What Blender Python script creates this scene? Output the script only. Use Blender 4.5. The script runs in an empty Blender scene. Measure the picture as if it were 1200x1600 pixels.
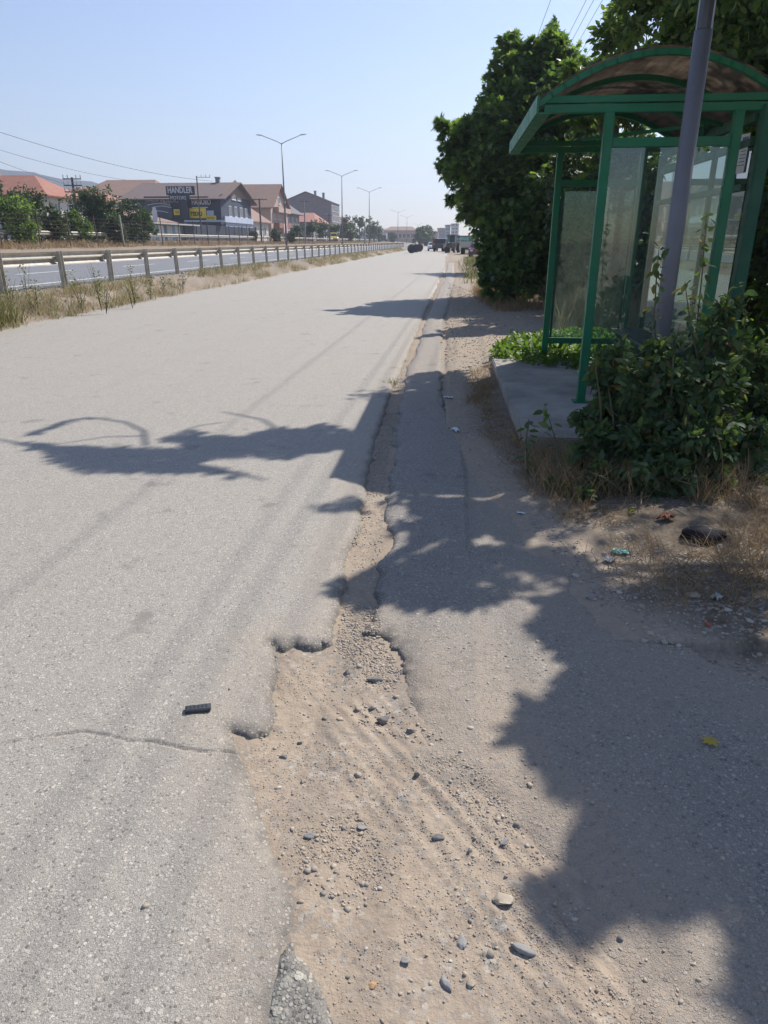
import bpy, math, random
import numpy as np
from mathutils import Vector, Matrix

# ------------------------------------------------------------------ camera, sky, sun
SC = bpy.context.scene
COL = SC.collection
PITCH, YAW, CAMH, FPX = math.radians(21.2), math.radians(5.13), 1.55, 1090.0
cam_data = bpy.data.cameras.new("camera")
cam = bpy.data.objects.new("camera", cam_data)
COL.objects.link(cam)
cam.location = (0, 0, CAMH)
cam.rotation_euler = (math.pi / 2 - PITCH, 0, YAW)
cam_data.sensor_fit = 'VERTICAL'
cam_data.sensor_height = 36.0
cam_data.lens = FPX / 1600 * 36.0
cam_data.clip_start = 0.05
cam_data.clip_end = 9000
SC.camera = cam

SUN = Vector((0.55, 0.77, 1.0))             # towards the sun
SUN_EL = math.atan2(1.0, math.hypot(0.55, 0.77))
SUN_AZ = math.atan2(0.55, 0.77)
world = bpy.data.worlds.new("World")
SC.world = world
world.use_nodes = True
wn = world.node_tree
bg = wn.nodes["Background"]
sky = wn.nodes.new("ShaderNodeTexSky")
sky.sky_type = 'NISHITA'
sky.sun_disc = False
sky.sun_elevation = SUN_EL
sky.sun_rotation = SUN_AZ
sky.altitude = 300
sky.air_density = 1.25
sky.dust_density = 0.5
sky.ozone_density = 3.0
tint = wn.nodes.new("ShaderNodeMix"); tint.data_type = 'RGBA'; tint.blend_type = 'MULTIPLY'
tint.inputs[0].default_value = 1.0; tint.inputs[7].default_value = (0.985, 0.965, 1.07, 1)
wn.links.new(sky.outputs[0], tint.inputs[6]); wn.links.new(tint.outputs[2], bg.inputs[0])
bg.inputs[1].default_value = 0.098
sl = bpy.data.lights.new("sun", 'SUN')
sl.energy = 5.0
sl.angle = math.radians(0.55)
sl.color = (1.0, 0.955, 0.89)
so = bpy.data.objects.new("sun", sl)
COL.objects.link(so)
so.rotation_euler = (-SUN).to_track_quat('-Z', 'Y').to_euler()
so.location = (20, 30, 40)
SC.view_settings.view_transform = 'Standard'
SC.view_settings.look = 'None'
SC.view_settings.gamma = 1.0
SC.view_settings.exposure = 0.46
SC.cycles.max_bounces = 7
SC.cycles.transparent_max_bounces = 12
SC.cycles.diffuse_bounces = 3
SC.cycles.glossy_bounces = 3
SC.cycles.transmission_bounces = 4
SC.cycles.volume_bounces = 0
SC.cycles.use_denoising = True

# ------------------------------------------------------------------ measuring helpers
CP, SP, CY, SY = math.cos(PITCH), math.sin(PITCH), math.cos(YAW), math.sin(YAW)

def P(u, v, D, as_v=True):
    """world point that the photograph shows at (u, v) when it is D metres ahead"""
    t = v - 800.0
    up = -FPX * SP - t * CP
    fw = FPX * CP - t * SP
    lat, z = (u - 600.0) / fw * D, CAMH + up / fw * D
    return Vector((lat * CY - D * SY, lat * SY + D * CY, z))

def G(u, v, z=0.0):
    """world point of height z that the photograph shows at (u, v)"""
    t = v - 800.0
    up = -FPX * SP - t * CP
    fw = FPX * CP - t * SP
    D = (z - CAMH) / up * fw
    return P(u, v, D)

def lift(u, v, h):
    """the point h metres up that throws its shadow on the ground at (u, v)"""
    g = G(u, v)
    return Vector((g.x + SUN.x * h, g.y + SUN.y * h, h))

RNG = np.random.default_rng(7)
random.seed(7)

def _hash(ix, iy, s):
    h = (ix.astype(np.int64) * 374761393 + iy.astype(np.int64) * 668265263 + s * 2147483647 + 1013) & 0xffffffff
    h = ((h ^ (h >> 13)) * 1274126177) & 0xffffffff
    return ((h ^ (h >> 16)) & 0xffff) / 65535.0

def vnoise(x, y, s=0):
    ix, iy = np.floor(x), np.floor(y)
    fx, fy = x - ix, y - iy
    fx, fy = fx * fx * (3 - 2 * fx), fy * fy * (3 - 2 * fy)
    a, b = _hash(ix, iy, s), _hash(ix + 1, iy, s)
    c, d = _hash(ix, iy + 1, s), _hash(ix + 1, iy + 1, s)
    return (a * (1 - fx) + b * fx) * (1 - fy) + (c * (1 - fx) + d * fx) * fy - 0.5

def fbm(x, y, o=4, s=0):
    r, a = 0.0, 1.0
    for k in range(o):
        r = r + a * vnoise(x * 2 ** k + 17.3 * k, y * 2 ** k - 9.1 * k, s + k)
        a *= 0.5
    return r

def sdf(X, Y, pts):
    """signed distance to a polygon, positive inside"""
    d = np.full(X.shape, 1e9)
    inside = np.zeros(X.shape, bool)
    n = len(pts)
    for i in range(n):
        ax, ay = pts[i]; bx, by = pts[(i + 1) % n]
        ex, ey = bx - ax, by - ay
        wx, wy = X - ax, Y - ay
        t = np.clip((wx * ex + wy * ey) / max(ex * ex + ey * ey, 1e-12), 0, 1)
        d = np.minimum(d, (wx - ex * t) ** 2 + (wy - ey * t) ** 2)
        c = (ay > Y) != (by > Y)
        if by != ay:
            inside ^= c & (X < (bx - ax) * (Y - ay) / (by - ay) + ax)
    d = np.sqrt(d)
    return np.where(inside, d, -d)

def sstep(a, b, x):
    t = np.clip((x - a) / (b - a), 0, 1)
    return t * t * (3 - 2 * t)

# ------------------------------------------------------------------ object helpers
def tag(o, label=None, cat=None, group=None, kind=None):
    if label: o["label"] = label
    if cat: o["category"] = cat
    if group: o["group"] = group
    if kind: o["kind"] = kind
    return o

def thing(name, label, cat, loc=(0, 0, 0), rz=0.0, group=None):
    o = bpy.data.objects.new(name, None)
    COL.objects.link(o)
    o.location = loc
    o.rotation_euler = (0, 0, rz)
    o.empty_display_size = 0.2
    return tag(o, label, cat, group)

def copy_tree(o, parent=None):
    c = o.copy()
    COL.objects.link(c)
    c.parent = parent
    for ch in list(o.children):
        copy_tree(ch, c)
    return c

def link_mesh(name, me, mat, parent=None):
    o = bpy.data.objects.new(name, me)
    if mat is not None:
        for m in (mat if isinstance(mat, (list, tuple)) else [mat]):
            me.materials.append(m)
    COL.objects.link(o)
    if parent is not None:
        o.parent = parent
    return o

def np_mesh(name, V, F, mat, parent=None, attr=None, smooth=False):
    """V (n,3); F (m,k) same-size faces"""
    V = np.asarray(V, np.float32); F = np.asarray(F, np.int32)
    me = bpy.data.meshes.new(name)
    me.vertices.add(len(V)); me.vertices.foreach_set("co", V.ravel())
    k = F.shape[1]
    me.loops.add(F.size); me.loops.foreach_set("vertex_index", F.ravel())
    me.polygons.add(len(F))
    me.polygons.foreach_set("loop_start", np.arange(0, F.size, k, dtype=np.int32))
    me.polygons.foreach_set("loop_total", np.full(len(F), k, np.int32))
    if smooth:
        me.polygons.foreach_set("use_smooth", np.ones(len(F), bool))
    me.update(calc_edges=True)
    if attr is not None:
        for an, av in attr.items():
            a = me.attributes.new(an, 'FLOAT', 'POINT')
            a.data.foreach_set("value", np.asarray(av, np.float32))
    return link_mesh(name, me, mat, parent)

class MB:
    def __init__(s):
        s.v, s.f = [], []
    def add(s, vs, fs):
        o = len(s.v)
        s.v += [tuple(v) for v in vs]
        s.f += [tuple(i + o for i in f) for f in fs]
        return s
    def box(s, x0, x1, y0, y1, z0, z1):
        return s.add([(x0, y0, z0), (x1, y0, z0), (x1, y1, z0), (x0, y1, z0), (x0, y0, z1), (x1, y0, z1), (x1, y1, z1), (x0, y1, z1)],
                     [(0, 3, 2, 1), (4, 5, 6, 7), (0, 1, 5, 4), (1, 2, 6, 5), (2, 3, 7, 6), (3, 0, 4, 7)])
    def bar(s, a, b, w, h=None, up=(0, 0, 1)):
        a, b = Vector(a), Vector(b)
        h = h or w
        d = (b - a).normalized(); up = Vector(up)
        if abs(d.dot(up)) > 0.98: up = Vector((1, 0, 0))
        r = d.cross(up).normalized() * (w / 2); u = r.cross(d).normalized() * (h / 2)
        vs = [p + q for p in (a, b) for q in (-r - u, r - u, r + u, -r + u)]
        return s.add(vs, [(0, 1, 2, 3), (7, 6, 5, 4), (0, 4, 5, 1), (1, 5, 6, 2), (2, 6, 7, 3), (3, 7, 4, 0)])
    def tube(s, pts, rad, n=8, caps=True):
        pts = [Vector(p) for p in pts]
        rad = rad if isinstance(rad, (list, tuple)) else [rad] * len(pts)
        o = len(s.v); prev = None
        for i, p in enumerate(pts):
            d = (pts[min(i + 1, len(pts) - 1)] - pts[max(i - 1, 0)]).normalized()
            if prev is None:
                q = Vector((0, 0, 1)) if abs(d.z) < 0.9 else Vector((1, 0, 0))
                prev = d.cross(q).normalized()
            r = (prev - d * prev.dot(d)).normalized(); prev = r
            w = d.cross(r)
            for k in range(n):
                a = 2 * math.pi * k / n
                s.v.append(tuple(p + (r * math.cos(a) + w * math.sin(a)) * rad[i]))
        for i in range(len(pts) - 1):
            for k in range(n):
                a, b = o + i * n + k, o + i * n + (k + 1) % n
                s.f.append((a, b, b + n, a + n))
        if caps:
            s.f.append(tuple(o + k for k in range(n))[::-1])
            s.f.append(tuple(o + (len(pts) - 1) * n + k for k in range(n)))
        return s
    def prism(s, prof, axis, a, b):
        """closed 2-D profile extruded along axis ('x' or 'y' or 'z') from a to b"""
        n = len(prof)
        def m(p, t):
            return {'x': (t, p[0], p[1]), 'y': (p[0], t, p[1]), 'z': (p[0], p[1], t)}[axis]
        vs = [m(p, a) for p in prof] + [m(p, b) for p in prof]
        fs = [tuple(range(n))[::-1], tuple(range(n, 2 * n))]
        fs += [(i, (i + 1) % n, (i + 1) % n + n, i + n) for i in range(n)]
        return s.add(vs, fs)
    def build(s, name, mat, parent=None, smooth=False, bevel=0.0):
        me = bpy.data.meshes.new(name)
        me.from_pydata(s.v, [], s.f)
        me.update()
        import bmesh
        bm = bmesh.new(); bm.from_mesh(me)
        bmesh.ops.recalc_face_normals(bm, faces=bm.faces)
        if bevel:
            es = [e for e in bm.edges if len(e.link_faces) == 2 and e.calc_face_angle(0) > 0.6]
            bmesh.ops.bevel(bm, geom=es, offset=bevel, segments=2, affect='EDGES', clamp_overlap=True)
        bm.to_mesh(me); bm.free()
        if smooth:
            me.polygons.foreach_set("use_smooth", [True] * len(me.polygons))
        return link_mesh(name, me, mat, parent)

# ------------------------------------------------------------------ materials
def newmat(name):
    m = bpy.data.materials.new(name); m.use_nodes = True
    nt = m.node_tree; b = nt.nodes["Principled BSDF"]
    return m, nt, b, nt.nodes["Material Output"]

def N(nt, t, **kw):
    n = nt.nodes.new("ShaderNode" + t)
    for k, v in kw.items():
        if k in n.inputs.keys(): n.inputs[k].default_value = v
        else: setattr(n, k, v)
    return n

def ramp(nt, src, stops):
    r = nt.nodes.new("ShaderNodeValToRGB")
    el = r.color_ramp.elements
    while len(el) < len(stops): el.new(0.5)
    for e, (p, c) in zip(el, stops):
        e.position = p
        e.color = (c[0], c[1], c[2], 1) if isinstance(c, (tuple, list)) else (c, c, c, 1)
    nt.links.new(src, r.inputs[0])
    return r.outputs[0]

def mixc(nt, f, a, b, mode='MIX'):
    m = nt.nodes.new("ShaderNodeMix"); m.data_type = 'RGBA'; m.blend_type = mode
    for s, x in ((m.inputs[0], f), (m.inputs[6], a), (m.inputs[7], b)):
        if hasattr(x, "links"): nt.links.new(x, s)
        elif isinstance(x, (tuple, list)): s.default_value = (x[0], x[1], x[2], 1)
        else: s.default_value = x
    return m.outputs[2]

def math2(nt, op, a, b=0.0, c=None):
    m = nt.nodes.new("ShaderNodeMath"); m.operation = op
    for s, x in zip(m.inputs, (a, b, c) if c is not None else (a, b)):
        if hasattr(x, "links"): nt.links.new(x, s)
        else: s.default_value = x
    return m.outputs[0]

def coords(nt, scale=None, rot=None, kind="Object"):
    tc = nt.nodes.new("ShaderNodeTexCoord")
    if scale is None: return tc.outputs[kind]
    mp = nt.nodes.new("ShaderNodeMapping")
    mp.inputs["Scale"].default_value = scale
    if rot: mp.inputs["Rotation"].default_value = rot
    nt.links.new(tc.outputs[kind], mp.inputs[0])
    return mp.outputs[0]

def noise(nt, vec, scale, detail=4, rough=0.55, dist=0.0):
    n = N(nt, "TexNoise", Scale=scale, Detail=detail, Roughness=rough, Distortion=dist)
    nt.links.new(vec, n.inputs["Vector"])
    return n.outputs["Fac"]

def voro(nt, vec, scale, feature='F1', rnd=1.0):
    n = nt.nodes.new("ShaderNodeTexVoronoi"); n.feature = feature
    n.inputs["Scale"].default_value = scale; n.inputs["Randomness"].default_value = rnd
    nt.links.new(vec, n.inputs["Vector"])
    return n

def bump(nt, b, h, strength=0.5, dist=0.01, prev=None):
    n = nt.nodes.new("ShaderNodeBump")
    n.inputs["Strength"].default_value = strength; n.inputs["Distance"].default_value = dist
    nt.links.new(h, n.inputs["Height"])
    if prev is not None: nt.links.new(prev, n.inputs["Normal"])
    if b is not None: nt.links.new(n.outputs[0], b.inputs["Normal"])
    return n.outputs[0]

def plain(name, col, rough=0.6, metal=0.0, var=0.12, scale=3.0, bmp=0.0, spec=0.4):
    m, nt, b, out = newmat(name)
    vec = coords(nt)
    f = noise(nt, vec, scale, 6, 0.6)
    d = tuple(c * (1 - var) for c in col); l = tuple(min(1, c * (1 + var)) for c in col)
    nt.links.new(ramp(nt, f, [(0.3, d), (0.7, l)]), b.inputs["Base Color"])
    b.inputs["Roughness"].default_value = rough; b.inputs["Metallic"].default_value = metal
    b.inputs["Specular IOR Level"].default_value = spec
    if bmp: bump(nt, b, noise(nt, vec, scale * 12, 4), bmp, 0.01)
    return m

def asphalt(name, light, dark, stone_scale, dust_col, dust=0.35, contrast=1.0, bstr=0.5):
    m, nt, b, out = newmat(name)
    vec = coords(nt)
    v1 = voro(nt, vec, stone_scale); v2 = voro(nt, vec, stone_scale * 2.6)
    v3 = voro(nt, vec, stone_scale * 0.62)
    sep = []
    for v_ in (v1, v2, v3):
        c_ = N(nt, "SeparateColor"); nt.links.new(v_.outputs["Color"], c_.inputs[0]); sep.append(c_)
    mid = tuple((a + d) / 2 for a, d in zip(light, dark))
    fine = noise(nt, vec, stone_scale * 5, 3, 0.7)
    binder = ramp(nt, fine, [(0.35, tuple(x * 0.62 for x in dark)), (0.5, tuple((x + y) / 2 for x, y in zip(dark, mid))), (0.68, mid)])
    tones = [(0.0, tuple(x * 0.45 for x in dark)), (0.16, tuple(x * .8 for x in dark)), (0.3, mid), (0.75, light), (1.0, tuple(min(1, x * 1.3) for x in light))]
    col = binder
    m2_ = math2(nt, 'MULTIPLY', ramp(nt, v2.outputs["Distance"], [(0.42, 1.0), (0.56, 0.0)]), ramp(nt, sep[1].outputs[1], [(0.2, 0.0), (0.25, 0.9)]))
    col = mixc(nt, m2_, col, ramp(nt, sep[1].outputs[0], tones))
    m1_ = math2(nt, 'MULTIPLY', ramp(nt, v1.outputs["Distance"], [(0.40, 1.0), (0.5, 0.0)]), ramp(nt, sep[0].outputs[1], [(0.55, 0.0), (0.58, contrast)]))
    col = mixc(nt, m1_, col, ramp(nt, sep[0].outputs[0], tones))
    m3_ = math2(nt, 'MULTIPLY', ramp(nt, v3.outputs["Distance"], [(0.34, 1.0), (0.42, 0.0)]), ramp(nt, sep[2].outputs[1], [(0.84, 0.0), (0.86, contrast)]))
    col = mixc(nt, m3_, col, ramp(nt, sep[2].outputs[0], tones))
    # worn binder colour between stones
    big = noise(nt, vec, 0.9, 6, 0.62)
    col = mixc(nt, ramp(nt, big, [(0.4, 0.0), (0.8, 0.2)]), col, mid)
    mid2 = noise(nt, vec, 5.0, 5, 0.6)
    dustf = math2(nt, 'MULTIPLY', ramp(nt, mid2, [(0.35, 0.25), (0.7, 1.0)]), dust)
    col = mixc(nt, dustf, col, dust_col)
    # oil spots, bleached streaks along the lane
    st = noise(nt, coords(nt, (3.0, 0.22, 1)), 1.0, 5, 0.6)
    col = mixc(nt, ramp(nt, st, [(0.3, 0.12), (0.5, 0.0)]), col, dark)
    sp = noise(nt, vec, 3.3, 3, 0.5)
    col = mixc(nt, ramp(nt, sp, [(0.64, 0.0), (0.72, 0.5)]), col, tuple(x * 0.6 for x in dark))
    at = nt.nodes.new("ShaderNodeAttribute"); at.attribute_name = "dust"
    grain = ramp(nt, noise(nt, vec, 55, 4, 0.7), [(0.38, 0.35), (0.6, 1.0)])
    col = mixc(nt, math2(nt, 'MULTIPLY', at.outputs["Fac"], grain), col, (0.355, 0.28, 0.205))
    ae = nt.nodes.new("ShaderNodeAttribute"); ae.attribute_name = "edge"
    col = mixc(nt, math2(nt, 'MULTIPLY', ae.outputs["Fac"], 0.55), col, mixc(nt, m1_, tuple(x * .38 for x in dark), mid))  # darker broken rim: exposed aggregate, with shading of the drop painted in
    nt.links.new(col, b.inputs["Base Color"])
    b.inputs["Roughness"].default_value = 0.68
    b.inputs["Specular IOR Level"].default_value = 0.45
    h = math2(nt, 'ADD', math2(nt, 'MULTIPLY', math2(nt, 'MAXIMUM', m1_, m3_), 0.5), math2(nt, 'ADD', math2(nt, 'MULTIPLY', m2_, 0.4), math2(nt, 'MULTIPLY', fine, 0.5)))
    bump(nt, b, h, bstr, 0.005)
    return m
# ------------------------------------------------------------------ ground materials
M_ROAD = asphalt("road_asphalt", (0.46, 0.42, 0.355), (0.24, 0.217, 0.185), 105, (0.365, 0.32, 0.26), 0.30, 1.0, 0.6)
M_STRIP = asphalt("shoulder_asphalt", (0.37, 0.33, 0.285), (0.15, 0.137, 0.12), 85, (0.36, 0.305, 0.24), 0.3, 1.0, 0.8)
M_HWY = asphalt("highway_asphalt", (0.20, 0.20, 0.20), (0.145, 0.145, 0.145), 40, (0.22, 0.21, 0.195), 0.2)
M_AGG = asphalt("exposed_aggregate", (0.33, 0.31, 0.26), (0.10, 0.10, 0.095), 38, (0.35, 0.28, 0.2), 0.25, 1.0, 1.0)

def make_dirt():
    m, nt, b, out = newmat("dry_dirt")
    vec = coords(nt)
    n1 = noise(nt, vec, 0.8, 6, 0.6); n2 = noise(nt, vec, 14, 6, 0.7); n3 = noise(nt, vec, 120, 3, 0.6)
    col = ramp(nt, n1, [(0.25, (0.355, 0.275, 0.195)), (0.5, (0.35, 0.28, 0.21)), (0.75, (0.33, 0.275, 0.22))])
    col = mixc(nt, ramp(nt, n2, [(0.3, 0.55), (0.6, 0.0)]), col, (0.24, 0.185, 0.14))
    col = mixc(nt, ramp(nt, n3, [(0.55, 0.0), (0.75, 0.5)]), col, (0.46, 0.39, 0.30))
    v = voro(nt, vec, 70); c = N(nt, "SeparateColor"); nt.links.new(v.outputs["Color"], c.inputs[0])
    grit = ramp(nt, c.outputs[0], [(0.0, (0.15, 0.14, 0.13)), (0.4, (0.26, 0.24, 0.21)), (1.0, (0.46, 0.42, 0.36))])
    gm = math2(nt, 'MULTIPLY', ramp(nt, c.outputs[1], [(0.70, 0.0), (0.74, 0.8)]), ramp(nt, noise(nt, vec, 2.2, 4), [(0.4, 0.15), (0.62, 1.0)]))
    col = mixc(nt, gm, col, grit)
    # roadside soil is browner and darker than the crushed dust of the pothole
    a = nt.nodes.new("ShaderNodeAttribute"); a.attribute_name = "soil"
    soil = ramp(nt, n2, [(0.3, (0.09, 0.068, 0.048)), (0.6, (0.20, 0.155, 0.11)), (0.8, (0.27, 0.215, 0.155))])
    soil = mixc(nt, gm, soil, grit)
    col = mixc(nt, a.outputs["Fac"], col, soil)
    nt.links.new(col, b.inputs["Base Color"])
    b.inputs["Roughness"].default_value = 0.95; b.inputs["Specular IOR Level"].default_value = 0.15
    h = math2(nt, 'ADD', math2(nt, 'MULTIPLY', n2, 0.6), math2(nt, 'MULTIPLY', n3, 0.35))
    h = math2(nt, 'ADD', h, math2(nt, 'MULTIPLY', gm, 0.25))
    bump(nt, b, h, 0.8, 0.012)
    return m
M_DIRT = make_dirt()

# ------------------------------------------------------------------ ground: one fan-shaped height field per surface
def gpts(px, z=0.0):
    return [(p.x, p.y) for p in (G(u, v, z) for u, v in px)]

ROAD_EDGE = gpts([(697, 425), (690, 432), (668, 480), (652, 515), (640, 545), (626, 580), (612, 610), (603, 640), (592, 670), (583, 700), (573, 740),
    (571, 770), (566, 800), (560, 830), (541, 858), (536, 872), (540, 905), (531, 925), (526, 950), (521, 975), (521, 997), (497, 1007), (477, 1008),
    (460, 1003), (443, 1010), (423, 998), (438, 1023), (433, 1053), (428, 1073), (425, 1113), (410, 1133), (387, 1143), (360, 1138), (368, 1158), (380, 1190),
    (400, 1250), (417, 1295), (432, 1338), (446, 1367), (464, 1430), (461, 1450), (450, 1463), (444, 1517), (431, 1600), (415, 1700)])
ROAD_POLY = [(-8.45, 700), (-0.45, 700), (-0.42, 60)] + ROAD_EDGE + [(-0.1, -3), (-9.6, -3), (-9.6, 200), (-9.6, 690)]
STRIP_POLY = [(-0.30, 60), (-0.25, 34)] + gpts([(664, 500), (650, 550), (635, 570), (627, 617), (619, 664), (616, 702), (610, 737), (605, 769), (599, 800), (600, 823),
    (610, 835), (607, 851), (597, 877), (591, 896), (588, 934), (575, 956), (578, 981), (603, 983), (617, 1003), (628, 1023), (635, 1043), (634, 1063), (638, 1080),
    (643, 1097), (600, 1300), (600, 1600)]) + [(0.0, -3), (4, -3), (4, 1.2)] + gpts([(1300, 1110), (1200, 1075), (1100, 1045), (1010, 1003), (930, 940), (870, 870), (820, 800), (770, 740), (720, 680),
    (690, 620), (691, 560), (693, 500)]) + [(0.35, 34), (0.35, 60)]
DUST_POLY = gpts([(560, 1040), (650, 1105), (700, 1150), (760, 1200), (850, 1290), (900, 1350), (940, 1440), (1010, 1600), (1040, 1750), (300, 1750), (380, 1200), (430, 1010)])
POT_POLY = gpts([(500, 1000), (600, 1000), (700, 1180), (900, 1450), (960, 1600), (980, 1750), (440, 1750), (450, 1400), (380, 1160), (440, 1040)])

def fan(dmin=0.6, dmax=2600.0):
    D, r = dmin, [dmin]
    while D < dmax:
        D += min(max(0.0045, D * D / 1690 * 3.0), 0.4 + D * 0.06)
        r.append(D)
    R = np.array([-0.3, 0.0, 0.3] + r)
    s = np.concatenate([-np.linspace(2.2, 0.78, 16), np.linspace(-0.74, 0.74, 520), np.linspace(0.78, 2.2, 16)])
    DD, S = np.meshgrid(R, s, indexing='ij')
    lat = S * (DD + 1.1)
    X, Y = lat * CY - DD * SY, lat * SY + DD * CY
    return X, Y, R, s

def profile_left(X):
    xs = [-200, -60, -40, -37, -36, -30.5, -29.2, -27.5, -26, -24, -22.2, -20.9, -11.0, -10.2, -9.5, -9.15, -8.95, -8.5, -8.1]
    zs = [4.0, 2.2, 1.7, 1.6, 1.45, 1.45, 1.50, 1.30, 1.15, 1.05, 0.75, 0.36, 0.36, 0.38, 0.33, 0.28, 0.10, 0.0, -0.07]
    return np.interp(X, xs, zs)

X, Y, FR, FS = fan()
near = np.exp(-((X ** 2 + Y ** 2) / 900.0))
sd_road = sdf(X, Y, ROAD_POLY)
jit = (0.030 * fbm(X * 7, Y * 7, 4, 3) + 0.012 * fbm(X * 45, Y * 45, 2, 5)) * np.clip(near * 1.2, 0, 1)
sd_road = sd_road + jit
sd_strip = sdf(X, Y, STRIP_POLY) + jit * 1.6 + (0.03 + 0.22 * sstep(.5, 1.0, X)) * fbm(X * 3, Y * 3, 4, 8)
sd_dust = sdf(X, Y, DUST_POLY) + 0.25 * fbm(X * 2.5, Y * 2.5, 4, 11)
sd_pot = sdf(X, Y, POT_POLY)
mod = np.clip(near, 0, 1)

# dirt
zd = np.where(X < -8.0, profile_left(X), -0.032)
near_edge = sstep(-0.24, 0.02, -sd_strip) * (X > 0.0) * (Y > 2.6) * 0.036
zd = zd + 0.006 * fbm(X * 14, Y * 14, 4, 25) * (X > .3) * (Y > 6) * mod
right = sstep(0.0, 0.9, -sd_strip) * (X > 0.1)
zd = zd + near_edge + right * (0.02 + 0.03 * np.clip(X - 1.0, 0, 3))
zd = zd + mod * (0.016 * fbm(X * 1.7, Y * 1.7, 4, 21) + 0.005 * fbm(X * 12, Y * 12, 4, 22) + 0.0045 * np.maximum(fbm(X * 42, Y * 42, 3, 23), 0) * (.4 + 1.2 * sstep(-.1, .3, fbm(X * 3, Y * 3, 3, 24))))
bank = sstep(-8.6, -9.0, X) * (X > -11)
zd = zd + bank * mod * (0.12 * fbm(X * 2.2, Y * 2.2, 4, 30) + 0.07 * np.maximum(fbm(X * 7, Y * 5, 4, 33), 0))
zd = np.where(X < -20, zd + 0.10 * fbm(X * 0.7, Y * 0.7, 3, 31) * (X < -21.3), zd)
zd = zd - 0.015 * sstep(-0.05, 0.3, sd_pot)
# tyre ruts running down to the right through the dust
a, b2 = G(600, 1120), G(870, 1400)
rd = (b2 - a).normalized(); nx, ny = -rd.y, rd.x
q = (X - a.x) * nx + (Y - a.y) * ny + 0.03 * fbm(X * 2, Y * 2, 2, 41)
ql = X * rd.x + Y * rd.y
rut = (np.sin(q * 2 * math.pi / 0.05 + 3 * vnoise(q * 6, ql * 0.8, 46)) * 0.6 + 1.6 * vnoise(q * 32, ql * 2.2, 47)) * np.exp(-((q + 0.03) / 0.20) ** 2) * sstep(-0.1, 0.15, sd_dust) * sstep(-0.1, 0.3, vnoise(X * 5, Y * 5, 44) + 0.25)
zd = zd + 0.0050 * rut
zd = zd + sstep(0.0, 0.35, sd_dust) * 0.022
# road and shoulder strip
micro = mod * (0.004 * fbm(X * 1.1, Y * 1.1, 3, 51) + 0.0022 * fbm(X * 26, Y * 26, 3, 52))
def worn(sd, edge=0.06):
    t = np.clip(1 - sd / edge, 0, 1)
    return -0.016 * t * t + np.minimum(sd, 0) * 2.6
zr = micro + worn(sd_road) + 0.012 * np.exp(-((X + 4.5) / 2.5) ** 2)
# the cracked line across the lane
CR = gpts([(0, 1162), (60, 1152), (130, 1143), (165, 1148), (200, 1157), (240, 1158), (290, 1170), (320, 1174), (372, 1173)])
cd = np.full(X.shape, 9.0)
for (ax, ay), (bx, by) in zip(CR[:-1], CR[1:]):
    ex, ey = bx - ax, by - ay
    t = np.clip(((X - ax) * ex + (Y - ay) * ey) / (ex * ex + ey * ey), 0, 1)
    cd = np.minimum(cd, np.hypot(X - ax - ex * t, Y - ay - ey * t))
cd = cd + 0.010 * np.abs(fbm(X * 14, Y * 14, 3, 61))
zr = zr - 0.014 * np.exp(-(cd / 0.0055) ** 2)
zs = micro * 1.5 - 0.004 + worn(sd_strip, 0.09) - 0.055 * sstep(-0.22, 0.30, sd_dust)
veil = sstep(0.0, 0.5, 0.75 - sd_strip) * (X > 0.15) * (Y > 3.4)
zs = zs - 0.012 * veil

dustattr = np.clip(sstep(-0.75, 0.05, sd_dust) * 0.9 + 0.55 * sstep(0.7, 0.1, sd_strip + 0.3 * fbm(X * 2, Y * 2, 3, 77)) * (X > 0.15) + 0.45 * sstep(6.5, 9, Y), 0, 1)
roaddust = np.clip(0.5 * sstep(0.35, 0.0, sd_road + 0.1 * fbm(X * 5, Y * 5, 3, 78)), 0, 1)
def grid_mesh(name, Z, keep, mat, attr=None):
    nr, nc = Z.shape
    idx = np.arange(nr * nc).reshape(nr, nc)
    kf = keep[:-1, :-1] & keep[1:, :-1] & keep[:-1, 1:] & keep[1:, 1:]
    F = np.stack([idx[:-1, :-1], idx[:-1, 1:], idx[1:, 1:], idx[1:, :-1]], -1)[kf]
    used = np.unique(F); remap = np.zeros(nr * nc, np.int32); remap[used] = np.arange(len(used))
    V = np.stack([X.ravel(), Y.ravel(), Z.ravel()], -1)[used]
    at = {k: a.ravel()[used] for k, a in (attr or {}).items()}
    return np_mesh(name, V, remap[F], mat, None, at, smooth=True)

soil = np.clip(sstep(0.05, 0.5, -sd_strip + 0.3 * fbm(X * 2, Y * 2, 3, 71)) * (X > 0.2) * sstep(9.5, 5.5, Y) + (X > 1.2) * sstep(0, 1.2, X - 1.4), 0, 1)
soil = np.maximum(soil, np.where(X < -8.5, np.where(X > -11, .5 + .6 * vnoise(X * 2, Y * 1.2, 79), .55), 0))
gr = grid_mesh("ground", zd, ~((sd_road > 0.4) & (X > -8.0) | (sd_strip > 0.4) & (sd_dust < -0.7)), M_DIRT, {"soil": soil})
tag(gr, kind="structure")
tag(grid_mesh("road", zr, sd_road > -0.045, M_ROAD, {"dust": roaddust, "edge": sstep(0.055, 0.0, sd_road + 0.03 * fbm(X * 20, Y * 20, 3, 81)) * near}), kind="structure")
tag(grid_mesh("road_shoulder", zs, (sd_strip > -0.045) & (sd_dust < 0.5), M_STRIP, {"dust": dustattr, "edge": sstep(0.045, 0.0, sd_strip + 0.03 * fbm(X * 20, Y * 20, 3, 82)) * near * (X < -.05) * (sd_dust < 0)}), kind="structure")
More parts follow.
